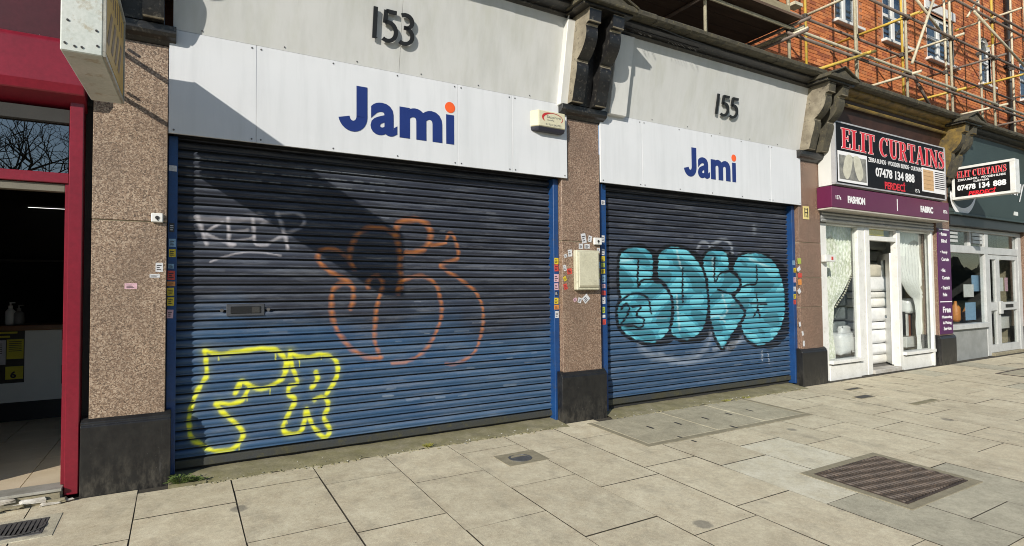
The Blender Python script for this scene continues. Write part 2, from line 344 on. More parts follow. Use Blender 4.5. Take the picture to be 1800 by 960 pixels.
M['earth'] = mat('grass_verge', (.06, .09, .03), (.08, .075, .04), 1, .95)

gr = MB().add([(-400, -400, -.42), (400, -400, -.42), (400, -15.9, -.42), (-400, -15.9, -.42)], [(0, 1, 2, 3)])
tag(gr.build('ground', M['earth']), kind='structure')
rd = MB().add([(-300, -16, -.37), (300, -16, -.37), (300, -6.12, -.35), (-300, -6.12, -.35)], [(0, 1, 2, 3)])
tag(rd.build('road', M['asphalt']), kind='structure')
kb = MB()
for i in range(-8, 24): kb.extr([(-6.13, -.5), (-6.13, GS*-6-.015), (-6.11, GS*-6), (-5.985, GS*-6+.001), (-5.985, -.5)], i*.92+.005, i*.92+.915)
tag(kb.build('kerb', M['slab_green']), kind='structure')
bed = MB().add([(-14, -5.98, gz(-5.98)-.0045), (34, -5.98, gz(-5.98)-.0045), (34, .0, -.0045), (-14, .0, -.0045)], [(0, 1, 2, 3)])
bed.add([(-14, 0, -.0045), (34, 0, -.0045), (34, .24, -.006), (-14, .24, -.006)], [(0, 1, 2, 3)])
pavement = tag(bed.build('pavement', M['joint']), kind='structure')
FIRST = {-1: -.90, 0: -.60, 1: -.38, 2: -.57, 3: -.87, 4: -.39, 5: -.71, 6: -.54, 7: -.83, 8: -.54, 9: -.82, 10: -.52, 11: -.82, 12: -.49, 13: -.80}
def slab(x0, x1, y0, y1, m):
    g = .0036; ch = .0004; x0 += g; x1 -= g; y0 -= g; y1 += g       # y0 > y1
    dz = random.uniform(-.0008, .0018); tx = random.uniform(-.002, .002); ty = random.uniform(-.002, .002)
    P = lambda x, y, z: (x, y, gz(y)+z+dz+tx*(x-x0)+ty*(y-y0))
    b = MB(); j = lambda: random.uniform(-.0025, .0025)
    c = [(x0+j(), y1+j()), (x1+j(), y1+j()), (x1+j(), y0+j()), (x0+j(), y0+j())]; s = [(ch, ch), (-ch, ch), (-ch, -ch), (ch, -ch)]
    vs = [P(x, y, -.03) for x, y in c]+[P(x, y, -.0002) for x, y in c]+[P(x+a, y+e, 0) for (x, y), (a, e) in zip(c, s)]
    b.add(vs, [(0, 1, 5, 4), (1, 2, 6, 5), (2, 3, 7, 6), (3, 0, 4, 7), (4, 5, 9, 8), (5, 6, 10, 9), (6, 7, 11, 10), (7, 4, 8, 11), (8, 9, 10, 11)])
    b.mi = [1]*8+[0]; b.build('paving_slab', [m, M['joint']], pavement, recalc=False)
def yedge(x):   # where the slabs stop against the fronts
    if -.05 < x < 3.6 or 4.25 < x < 7.95: return -.095
    return -.004
for k in range(-5, 36):
    x0, x1 = -.25+.6125*k, -.25+.6125*(k+1); xm = (x0+x1)/2
    f = FIRST.get(k, (-.5 if k % 2 == 0 else -.81)+random.uniform(-.02, .02))
    ys = [yedge(xm)]
    if f > ys[0]-.12: f -= .92
    while f > -5.98+.15: ys.append(f); f -= .92
    ys.append(-5.985)
    for a, c in zip(ys[:-1], ys[1:]):
        if 3.85 < xm < 6.5 and c > -1.1: continue
        if 3.85 < xm < 6.5 and a > -1.06: a = -1.065
        m = 'slab'
        if (k == 7 and -1.8 < a < -1.7) or (k == 8 and -1.5 < a < -1.4): m = 'slab_pale'
        elif (k == 7 and -2.75 < a < -2.6) or (k == 8 and -3.4 < a < -2.3) or (k > 7 and a < -2.4 and random.random() < .5) or (k > 14 and random.random() < .3): m = 'slab_green'
        slab(x0, x1, a, c, M[m])
# apron of mossy concrete in front of the two shutters
for x0, x1, nm in ((-.06, 3.63, 'concrete_apron'), (4.25, 7.93, 'concrete_apron')):
    def fn(u, v, x0=x0, x1=x1):
        y = -.10+v*.33; z = -.006+(0. if v < .05 else .012+.03*min(1, max(0, (v-.1)/.7)))+.004*math.sin(u*53+v*7)*math.sin(u*19)
        if v < .04: y += .018*math.sin(u*37)+.012*math.sin(u*91+2)
        return (x0+(x1-x0)*u, y, z)
    tag(MB().grid(fn, 90, 9).build(nm, M['apron'], smooth=True, recalc=False), kind='structure')
# litter bits and moss crumbs on the aprons
lt = MB()
for i in range(150):
    x = random.choice([random.uniform(0, 3.6), random.uniform(4.3, 7.9)]); y = random.gauss(-.06, .045); s = random.uniform(.003, .012)
    if y > .15 or y < -.3: continue
    z = .004+(max(0, y+.1))*.11; a = random.random()*3
    lt.add([(x+s*math.cos(a+t)*random.uniform(.5, 1), y+s*math.sin(a+t), z+(t > 3)*s*.5) for t in (0, 1.5, 3, 4.5)], [(0, 1, 2, 3)])
tag(lt.build('litter', mat('paper_litter', (.55, .54, .5), (.35, .33, .25), 40, .8), recalc=False), 'tiny pale scraps of litter along the shutter foot', 'litter', kind='stuff')
# dirt heap on apron edge
def crumbs(x0, x1, yc, n, m, nm, lab, cat='moss'):
    b = MB()
    for i in range(n):
        x = random.uniform(x0, x1); y = random.gauss(yc, .02); s = random.uniform(.006, .02)
        b.lathe((x, y, gz(y)), [(s, 0), (s*.8, s*.35), (s*.2, s*.55)], 5)
    tag(b.build(nm, m, recalc=False), lab, cat, kind='stuff')
crumbs(.1, 3.5, -.1, 160, M['apron'], 'moss_crumbs', 'brown green moss crumbs in the joint before the wide shutter')
crumbs(4.3, 7.8, -.1, 120, M['apron'], 'moss_crumbs', 'brown green moss crumbs in the joint before the turquoise lettered shutter')

# concrete cellar flap
cf = thing('cellar_flap', 'concrete cellar flap with dark slots set in the pavement', 'cellar flap', (5.2, -.57, gz(-.57)))
def gslab(b, x0, x1, y0, y1, z0, z1): b.hexa([(x0, y0, gz(y0)+z0), (x1, y0, gz(y0)+z0), (x1, y1, gz(y1)+z0), (x0, y1, gz(y1)+z0), (x0, y0, gz(y0)+z1), (x1, y0, gz(y0)+z1), (x1, y1, gz(y1)+z1), (x0, y1, gz(y1)+z1)]); return b
b = MB(); gslab(b, 3.86, 6.49, -1.06, -.985, -.02, .004); gslab(b, 3.86, 3.93, -.985, -.11, -.02, .004); gslab(b, 6.42, 6.49, -.985, -.11, -.02, .004); b.build('border', M['mortar'], cf, bevel=.003)
for a, c in ((3.935, 4.93), (4.94, 5.71), (5.72, 6.415)): gslab(MB(), a, c, -.98, -.11, -.02, .003).build('panel', M['flap'], cf, bevel=.004)
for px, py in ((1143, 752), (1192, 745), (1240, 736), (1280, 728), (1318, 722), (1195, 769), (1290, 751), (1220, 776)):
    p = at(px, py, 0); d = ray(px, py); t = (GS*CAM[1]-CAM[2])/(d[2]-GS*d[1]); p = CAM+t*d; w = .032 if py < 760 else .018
    gslab(MB(), p[0]-w/4-.006, p[0]+w/4+.006, p[1]-w*1.6, p[1]+w*1.6, 0, .0045).build('slot', M['dark_metal'], cf)  # dark raised blocks stand in for the shade inside recessed slots
# ribbed access cover
M['rust'] = mat('rusty_iron', (.105, .08, .062), (.06, .048, .04), 9, .6, .5, 60, c3=(.17, .12, .085), metal=.2)
mc = thing('access_cover', 'large rusty access cover with wavy ribs in a mortar surround', 'manhole cover', (5.02, -2.62, gz(-2.62)))
b = MB(); X0, X1, Y0, Y1 = 4.54, 5.505, -2.965, -2.265
for q in ((X0-.08, X1+.08, Y0-.07, Y0-.004), (X0-.08, X1+.08, Y1+.004, Y1+.07), (X0-.08, X0-.004, Y0-.004, Y1+.004), (X1+.004, X1+.08, Y0-.004, Y1+.004)): gslab(b, *q, -.02, .0055)
b.build('mortar_surround', M['mortar'], mc, bevel=.002, jit=.0006)
b = MB(); gslab(b, X0, X1, Y0, Y0+.014, -.02, .0065); gslab(b, X0, X1, Y1-.014, Y1, -.02, .0065); gslab(b, X0, X0+.014, Y0+.014, Y1-.014, -.02, .0065); gslab(b, X1-.014, X1, Y0+.014, Y1-.014, -.02, .0065); b.build('frame', M['rust'], mc)
gslab(MB(), X0+.015, X1-.015, Y0+.015, Y1-.015, -.02, .0045).build('plate', mat('shaded_rust_plate', (.04, .031, .026), (.025, .02, .018), 9, .7), mc)  # plate coloured darker to paint the shade between the ribs
ribs = MB(); nr = 20
for i in range(nr):
    xc = X0+.03+(X1-X0-.06)*i/(nr-1); pts = []
    for j in range(57):
        y = Y0+.02+(Y1-Y0-.04)*j/56; x = xc+.008*math.sin(y*2*math.pi/.1+.55*i); x = min(max(x, X0+.02), X1-.02); pts.append((x, y))
    for j in range(56):
        (xa, ya), (xb, yb) = pts[j], pts[j+1]; w = .0125; z = .0045; h = .0165
        a = [(xa-w, ya, gz(ya)+z), (xa-w*.4, ya, gz(ya)+h), (xa+w*.4, ya, gz(ya)+h), (xa+w, ya, gz(ya)+z)]; c = [(xb-w, yb, gz(yb)+z), (xb-w*.4, yb, gz(yb)+h), (xb+w*.4, yb, gz(yb)+h), (xb+w, yb, gz(yb)+z)]
        ribs.add(a+c, [(0, 1, 5, 4), (1, 2, 6, 5), (2, 3, 7, 6)])
tag(ribs.build('wavy_ribs', M['rust'], mc, recalc=False), kind='stuff')
# round stop-tap cover with patch
sc_ = thing('stop_tap_cover', 'small round metal stop tap cover in a cement patch', 'drain cover', (2.62, -.74, gz(-.74)))
gslab(MB(), 2.43, 2.84, -.9, -.6, -.01, .004).build('cement_patch', M['mortar'], sc_, bevel=.002)
MB().lathe((2.62, -.75, gz(-.75)), [(.105, 0), (.105, .007), (.085, .0075), (.084, .005), (.0, .0055)], 28).build('lid', mat('galvanised_lid', (.2, .2, .2), (.14, .14, .14), 20, .45, metal=.5), sc_, smooth=False)
# hatch near the red shop
hc = thing('drain_cover', 'grey slotted drain cover set in the slab by the red shop door', 'drain cover', (-.82, -.42, gz(-.42)))
gslab(MB(), -1.0, -.66, -.62, -.24, -.01, .004).build('cement_patch', M['slab_green'], hc, bevel=.002)
gslab(MB(), -.97, -.72, -.56, -.29, -.01, .007).build('frame', mat('worn_iron', (.1, .1, .1), (.15, .145, .14), 20, .5, .3, metal=.4), hc, bevel=.003)
for i in range(9): gslab(MB(), -.945+i*.024, -.93+i*.024, -.53, -.32, .006, .0105).build('bar', bpy.data.materials['worn_iron'], hc)
MB().lathe((-.845, -.425, gz(-.425)), [(.125, .007), (.125, .011), (.112, .011), (.111, .007)], 24).build('ring', bpy.data.materials['worn_iron'], hc)
for px, py, w, d in ((1500, 684, .34, .09), (1518, 698, .34, .14), (1625, 707, .62, .1)):
    dd = ray(px, py); t = (GS*CAM[1]-CAM[2])/(dd[2]-GS*dd[1]); p = CAM+t*dd; i = int(w > .5)
    e = thing('utility_cover', ('narrow metal utility cover in the pavement nearer the shop doorstep', 'wider metal utility cover in the pavement beside the narrow one', 'long mossy inspection cover in the paving before the curtain shop')[0 if py < 690 else 1 if py < 700 else 2], 'drain cover', p)
    gslab(MB(), p[0]-w/2, p[0]+w/2, p[1]-d/2, p[1]+d/2, -.01, .005).build('frame', M['mortar'], e, bevel=.002)
    gslab(MB(), p[0]-w/2+.02, p[0]+w/2-.02, p[1]-d/2+.02, p[1]+d/2-.02, 0, .007).build('lid', M['apron'] if i else M['dark_metal'], e, bevel=.002)
e = thing('utility_cover', 'rusty rectangular cover in the far pavement before the laundry', 'drain cover', (12.8, -1., gz(-1)))
gslab(MB(), 12.1, 13.5, -1.25, -.85, -.01, .005).build('frame', M['rust'], e); gslab(MB(), 12.16, 13.44, -1.2, -.9, 0, .008).build('lid', M['flap'], e, bevel=.002)
# ------------------------------------------------------------------ the shop terrace: piers, consoles, cornice, flat roof
PIERS = [(-.56, -.087), (3.667, 4.207), (8.02, 8.573), (12.3, 12.83), (16.58, 17.1)]
terr = thing('shop_terrace', 'row of single storey shopfronts with granite piers and a dark moulded cornice', 'building', (6, .5, 0))
CON_LEFT = [(.02, 3.53), (-.13, 3.53), (-.15, 3.58), (-.175, 3.68), (-.215, 3.8), (-.235, 3.9), (-.225, 3.955), (-.27, 3.985), (-.335, 4.05), (-.385, 4.13), (-.405, 4.22), (-.40, 4.285), (-.455, 4.30), (-.47, 4.44), (.02, 4.44)]
_c = smooth_line(CON_LEFT[1:13], 3); CON_LEFT = [CON_LEFT[0]]+[tuple(q) for q in _c]+CON_LEFT[13:]
for i, (a, c) in enumerate(PIERS):
    gm = (M['granite'], M['granite_mid'])[i] if i < 2 else M['granite2']
    p = MB().box(a+.004, c-.004, .05, .6, -.05, 3.4).build('pier', M['mortar'], terr)
    zs = [(.545, 2.005), (2.013, 3.395)] if i < 2 else [(.545, 1.17), (1.178, 1.62), (1.628, 2.15), (2.158, 3.395)]
    for z0, z1 in zs: MB().box(a, c, .04, .3, z0, z1).build('granite_block', gm, p, bevel=.004)
    MB().extr([(.0, -.05), (.0, .5), (.012, .512), (.012, .528), (.05, .56), (.4, .56), (.4, -.05)], a-.044, c+.04).build('plinth', M['plinth'], p, bevel=.004)
    mo = M['black_paint'] if i < 3 else M['moss_stone']
    MB().extr([(.06, 3.385), (.03, 3.4), (.0, 3.425), (-.045, 3.44), (-.06, 3.465), (-.065, 3.52), (-.02, 3.535), (.06, 3.535)], a-.05, c+.05).build('capital', mo, p, bevel=.003)
    # paired scroll brackets
    w = c-a; sw = w*.29; stone, front = (M['stone'], M['black_paint']) if i < 2 else ((M['stone'], M['moss_stone']) if i == 2 else (M['ochre_paint'], M['moss_stone']))
    for s, (x0, x1) in enumerate(((a+.03, a+.03+sw), (c-.03-sw, c-.03))):
        br = MB(); n = len(CON_LEFT); L = CON_LEFT
        vs = [(x0, y, z) for y, z in L]+[(x1, y, z) for y, z in L]
        br.add(vs, [tuple(range(n)), tuple(range(2*n-1, n-1, -1))], 0 if s == 0 else 1)
        br.add(vs, [(k, (k+1) % n, n+(k+1) % n, n+k) for k in range(n)], 1)
        o = br.build('console_bracket', [stone, front], terr, bevel=.012, seg=2, smooth=False)
    MB().extr([(.03, 3.535), (-.045, 3.535), (-.11, 3.9), (-.15, 4.44), (.03, 4.44)], a+.03+sw+.002, c-.03-sw-.002).build('console_back', M['black_paint'], terr)  # black here paints the shadow between the two scrolls
    # gabled hood over the brackets
    xc = (a+c)/2; hw = w/2+.1; hm = [M['moss_stone'], M['black_paint']]
    hd = MB(); hd.box(xc-hw+.03, xc+hw-.03, -.5, .05, 4.442, 4.475, 1); hd.box(xc-hw, xc+hw, -.56, .05, 4.476, 4.53, 0)
    hd.extr([(xc-hw+.01, 4.532), (xc, 4.655), (xc+hw-.01, 4.532)], -.535, .3, axis='y')
    hd.obox((xc, 0, 4.668), (1, 0, -.4), (0, 1, 0), (.37, 0, .93), 0, hw*1.0, -.575, .3, -.018, .006); hd.obox((xc, 0, 4.668), (-1, 0, -.4), (0, 1, 0), (-.37, 0, .93), 0, hw*1.0, -.575, .3, -.018, .006)
    hd.build('pediment_hood', hm, terr, bevel=.006, jit=.003)
bays = [(-5.4, -.56)]+[(PIERS[i][1], PIERS[i+1][0]) for i in range(4)]+[(17.1, 30.)]
for i, (a, c) in enumerate(bays):
    mo = M['ochre_paint'] if i == 3 else M['black_paint']
    x0, x1 = a-.06, c+.06
    MB().extr([(.05, 4.43), (-.165, 4.43), (-.19, 4.455), (-.185, 4.475), (-.26, 4.485), (-.31, 4.50), (-.31, 4.535), (.05, 4.535)], x0, x1).build('bed_moulding', mo, terr, bevel=.003)
    lip = MB(); nx = 14
    prof = [(.0, 4.537), (-.40, 4.537), (-.425, 4.56), (-.43, 4.60), (-.41, 4.62), (-.2, 4.645), (.0, 4.65)]
    for k in range(nx):
        xa, xb = x0+(x1-x0)*k/nx+.003, x0+(x1-x0)*(k+1)/nx-.001; j = random.uniform(-.004, .004)
        lip.extr([(y+j, z+j*.5) for y, z in prof], xa, xb)
    lip.build('cornice_lip', M['moss_stone'], terr, jit=.003)
for i, (a, c) in enumerate(bays): MB().box(a-.2, c+.2, .0, 1.84, 4.56, 4.66-.002*i).build('flat_roof', M['roof'], terr)
MB().box(-5.5, 30, 4.95, 5.0, 0, 4.55).build('rear_wall', M['interior_dark'], terr)
MB().box(17.1, 30, .12, .4, -.02, 2.7).build('far_shop_wall', mat('grey_far_wall', (.22, .22, .21), (.17, .17, .165), 3, .7), terr); MB().box(17.1, 30, .0, .3, 2.7, 4.428).build('far_shop_fascia', M['brown_paint'], terr)

# ------------------------------------------------------------------ grey fascias with house numbers, white sign boards
def lean(z): return .018-.17*(z-3.53)/.9
def stroke_digit(b, pts, w, o, s, ux, uz, nn, d0, d1):
    L, R = offset_line(pts, w); F = lambda q, d: o+ux*(q.x*s)+uz*(q.y*s)+nn*d; n = len(L)
    vs = [F(q, d1) for q in L]+[F(q, d1) for q in R]+[F(q, d0) for q in L]+[F(q, d0) for q in R]
    fs = []
    for i in range(n-1): fs += [(i, n+i, n+i+1, i+1), (2*n+i, 2*n+i+1, 3*n+i+1, 3*n+i), (i, i+1, 2*n+i+1, 2*n+i), (n+i, 3*n+i, 3*n+i+1, n+i+1)]
    fs += [(0, 2*n, 3*n, n), (n-1, 2*n-1, 4*n-1, 3*n-1)]
    b.add(vs, fs)
DIG = {'1': [[(.06, 0), (.06, 1)]], '5': [[(.46, .95), (.14, .95)], [(.14, .975), (.12, .56)], [(.12, .56), (.2, .61)]+arc(.22, .31, .25, .30, 70, -125, 16)], '3': [[(.08, .93), (.18, .965)]+arc(.22, .755, .2, .21, 80, -80, 10)+[(.17, .545)], [(.17, .55)]+arc(.2, .29, .25, .26, 85, -125, 16)]}
def fascia(x0, x1, num, nx0, nx1, nz0, nz1, seams, label, trunks):
    t = thing('fascia_board', label, 'fascia', ((x0+x1)/2, .0, 3.53))
    xs = [x0]+seams+[x1]
    for a, c in zip(xs[:-1], xs[1:]):
        b = MB(); a += .0015; c -= .0015; q = [(a, lean(3.532), 3.532), (c, lean(3.532), 3.532), (c, lean(3.532)+.03, 3.532), (a, lean(3.532)+.03, 3.532), (a, lean(4.43), 4.43), (c, lean(4.43), 4.43), (c, lean(4.43)+.03, 4.43), (a, lean(4.43)+.03, 4.43)]
        b.hexa(q).build('panel', M['fascia_grey'], t)
    sc = MB()
    for a in np.arange(x0+.2, x1-.1, .62):
        for z in (3.56,): sc.lathe((a, lean(z)-.001, z), [(.006, -.004), (.006, .003)], 8, axis='y')
    sc.build('screws', M['screw'], t)
    for a, c in trunks:
        b = MB(); z0, z1 = 3.51, 4.40; f = lambda z, e: lean(z)-e
        b.hexa([(a, f(z0, .07), z0), (c, f(z0, .07), z0), (c, f(z0, -.01), z0), (a, f(z0, -.01), z0), (a, f(z1, .07), z1), (c, f(z1, .07), z1), (c, f(z1, -.01), z1), (a, f(z1, -.01), z1)])
        b.build('trunking', M['trunk_white'], t, bevel=.006)
    ux = Vector((1, 0, 0)); uz = Vector((0, lean(4.43)-lean(3.53), .9)).normalized(); nn = ux.cross(uz)
    w = .0; step = {'1': .30, '5': .62, '3': .6}; tot = .06+.06+.16+.5+.14+.5; s = (nz1-nz0); k = (nx1-nx0)/(s*1.28); px = nx0
    ofs = [0, .24, .78]
    for d, of in zip(num, ofs):
        b = MB()
        for pts in DIG[d]: stroke_digit(b, pts, .125, Vector((nx0+of*s*k, lean(nz0), nz0)), s, ux*k, uz, nn, .022, .036)
        o = b.build('digit', M['black'], t, recalc=True)
        MB().tube(Vector((nx0+(of+.15)*s*k, lean(nz0+.1*s), nz0+.05*s)), Vector((nx0+(of+.15)*s*k, lean(nz0+.1*s), nz0+.05*s))+nn*.022, .004, 6).build('stand_off', M['screw'], o)
    return t
d0, d1 = at(657, 40, -.12), at(727, 50, -.12)
fascia(-.06, 3.775, '153', 1.50, 1.895, 3.785, 4.06, [1.78], 'grey fascia board with black standing numerals 153', [(3.60, 3.775)])
fascia(4.21, 8.06, '155', 6.10, 6.53, 3.785, 4.045, [6.28, 7.75], 'streaked grey fascia board with black standing numerals 155', [(4.30, 4.56)])
def jami(x0, x1, seams, lx0, lx1, lz0, lz1, label):
    t = thing('shop_sign', label, 'sign', ((x0+x1)/2, .03, 2.71), 'white shop signs over the blue shutters')
    xs = [x0]+seams+[x1]; sc = MB()
    for k, (a, c) in enumerate(zip(xs[:-1], xs[1:])):
        MB().box(a+.0012, c-.0012, .012, .034, 2.708, 3.528).build('panel', M['sign_white'], t, bevel=.0015)
        nn = max(2, int((c-a)/.55)+1)
        for j in range(nn):
            x = a+.035+(c-a-.07)*j/(nn-1)
            for z in (2.735, 3.5): sc.lathe((x, .0125, z), [(.0075, -.004), (.0075, .003)], 8, axis='y')
    sc.build('screws', M['screw'], t)
    H = lz1-lz0; W = lx1-lx0; o = Vector((lx0, .0095, lz0)); ux, uz = (1, 0, 0), (0, 0, 1)
    # word in heavy grotesque: J and dotless letters, then the dot
    me_w = {'J': .245, 'a': .235, 'm': .345, 'i': .075}; x = lx0; xh = .74
    sx = W/1.0
    sw_ = .088*W; kx = x+.232*W-sw_/2; rr_ = .232*W/2-sw_/2; pj = [(kx, lz1), (kx, lz0+rr_*1.15+sw_/2)]+arc(kx-rr_, lz0+rr_*1.15+sw_/2, rr_, rr_*1.15, 0, -170, 14)
    jb = MB(); stroke_digit(jb, pj, sw_, Vector((0, .0105, 0)), 1., Vector((1, 0, 0)), Vector((0, 0, 1)), Vector((0, -1, 0)), .0, .002); jb.build('lettering', M['navy'], t)
    lettering('a', (x+.258*W, .0105, lz0+.0*H), ux, uz, .225*W, H*.72, M['navy'], t, .033, .002)
    lettering('m', (x+.503*W, .0105, lz0+.012*H), ux, uz, .385*W, H*.705, M['navy'], t, .042, .002)
    MB().box(x+.925*W, x+W, .0085, .0105, lz0+.012*H, lz0+.70*H).build('lettering', M['navy'], t)
    MB().lathe((x+.9625*W, .0105, lz0+.875*H), [(.048*W, -.002), (.048*W, 0)], 24, axis='y').build('orange_dot', M['orange'], t)
    return t
jami(-.084, 3.73, [.541, 2.39, 3.02], 1.212, 2.345, 2.91, 3.335, 'wide white sign with navy Jami lettering below the number 153')
jami(4.207, 8.058, [4.86, 7.343], 5.57, 6.58, 2.915, 3.30, 'white sign with navy Jami lettering below the number 155')

# ------------------------------------------------------------------ roller shutters with spray paint
def shutter_mat():
    b = NB('shutter_paint')
    at_ = b.n('ShaderNodeVertexColor', layer_name='paint'); cov = at_.outputs['Alpha']
    a2 = b.n('ShaderNodeVertexColor', layer_name='buff')
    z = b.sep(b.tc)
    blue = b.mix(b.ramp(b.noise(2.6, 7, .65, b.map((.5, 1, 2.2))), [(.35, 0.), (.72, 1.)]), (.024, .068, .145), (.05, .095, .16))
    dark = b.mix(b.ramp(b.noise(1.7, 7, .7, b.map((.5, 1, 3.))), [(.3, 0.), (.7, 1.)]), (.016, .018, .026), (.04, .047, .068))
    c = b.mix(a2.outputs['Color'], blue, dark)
    dust = b.ramp(b.noise(5, 8, .75, b.map((.3, 1, 3))), [(.5, 0.), (.8, .5)]); c = b.mix(dust, c, (.26, .28, .31))
    scuf = b.ramp(b.noise(11, 8, .75, b.map((.25, 1, 2.2), (3, 1, 8))), [(.66, 0.), (.74, .6)]); c = b.mix(scuf, c, (.4, .45, .5))
    c = b.mix(1., c, b.math('MULTIPLY_ADD', b.rand(), .3, .85), 'MULTIPLY')
    c = b.mix(cov, c, at_.outputs['Color'])
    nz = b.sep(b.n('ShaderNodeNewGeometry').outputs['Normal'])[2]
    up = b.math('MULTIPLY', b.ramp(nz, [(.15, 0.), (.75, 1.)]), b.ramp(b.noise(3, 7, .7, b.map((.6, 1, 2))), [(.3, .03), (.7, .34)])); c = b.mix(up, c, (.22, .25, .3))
    g = b.ramp(z[2], [(.0, 1.), (.16, 0.)]); g = b.math('MULTIPLY', g, b.ramp(b.noise(9, 7, .7), [(.3, .3), (.6, 1.)])); c = b.mix(g, c, (.07, .065, .03))
    b.base(c); b.rough(b.math('MULTIPLY_ADD', b.noise(7, 5), .3, .35)); b.p.inputs['Specular IOR Level'].default_value = .3
    b.bump(b.noise(40, 4), .08, .003); return b.m
M['shutter'] = shutter_mat()
YS = .19
PROF = [(.026, .0), (.026, .0115), (-.005, .012), (-.0085, .018), (.002, .0205), (-.008, .032), (-.013, .044), (-.0095, .057), (.0015, .067), (.026, .0715)]
PCOV = [0, 0, .6, .85, .45, 1, 1, 1, .9, 0]
PITCHZ = .0733
def poly_dist(P, pts):
    pts = np.asarray(pts, float); d = np.full(len(P), 1e9)
    for a, b in zip(pts[:-1], pts[1:]):
        ab = b-a; L = ab@ab+1e-12; t = np.clip(((P-a)@ab)/L, 0, 1); q = P-a-t[:, None]*ab; d = np.minimum(d, np.hypot(q[:, 0], q[:, 1]))
    return d
def inside(P, pts):
    pts = np.asarray(pts, float); r = np.zeros(len(P), bool); n = len(pts)
    for i in range(n):
        (x1, y1), (x2, y2) = pts[i], pts[(i+1) % n]
        if y1 == y2: continue
        c = ((y1 > P[:, 1]) != (y2 > P[:, 1])) & (P[:, 0] < (x2-x1)*(P[:, 1]-y1)/(y2-y1)+x1); r ^= c
    return r
def topl(pts, sc, ox, oy): return [(lambda q: (q.x, q.z))(at(ox+x/sc, oy+y/sc, YS)) for x, y in pts]
class Paint:
    def __init__(s): s.ops = []
    def line(s, pts, w, col, a=1., soft=.3, n=5, taper=0): s.ops.append(('l', smooth_line(pts, n), w, col, a, soft, taper))
    def fill(s, pts, col, a=1., soft=.008, noise=None): s.ops.append(('f', smooth_line(pts, 5, True), 0, col, a, soft, noise))
    def eval(s, P, zc):
        C = np.zeros((len(P), 3)); A = np.zeros(len(P))
        for k, pts, w, col, a, soft, ex in s.ops:
            mn, mx = pts.min(0)-.15, pts.max(0)+.15; I = np.where((P[:, 0] > mn[0]) & (P[:, 0] < mx[0]) & (P[:, 1] > mn[1]) & (P[:, 1] < mx[1]))[0]
            if not len(I): continue
            Q = P[I]; d = poly_dist(Q, pts); c = np.array(col, float)[None].repeat(len(I), 0)
            if k == 'l':
                nz = np.sin(Q[:, 0]*31+2*np.sin(Q[:, 1]*17))*np.sin(Q[:, 1]*27+1.5*np.sin(Q[:, 0]*13)); we = w*(1+.3*nz)
                m = np.clip((we/2*(1+soft)-d)/(we*soft+1e-6), 0, 1)*(1-.18*(soft > .5)*(nz+.3))
                m = np.maximum(m, .13*np.exp(-(d/(w*1.1))**2)) if soft < .5 and w < .045 else m
            else:
                ins = inside(Q, pts); m = np.clip(.5+np.where(ins, d, -d)/soft, 0, 1)
                if ex is not None:
                    v = np.sin(Q[:, 0]*9.1+3*np.sin(Q[:, 1]*7))+np.sin(Q[:, 1]*13+2*np.sin(Q[:, 0]*5.3)); c = c*(1-ex*.5*(v > .5)[:, None])+ex*.4*(v < -.6)[:, None]*np.array([.25, .6, .6])
            m = m*a; na = m+A[I]*(1-m); C[I] = np.where(na[:, None] > 1e-5, (c*m[:, None]+C[I]*(A[I]*(1-m))[:, None])/np.maximum(na, 1e-5)[:, None], 0); A[I] = na
        return C, A
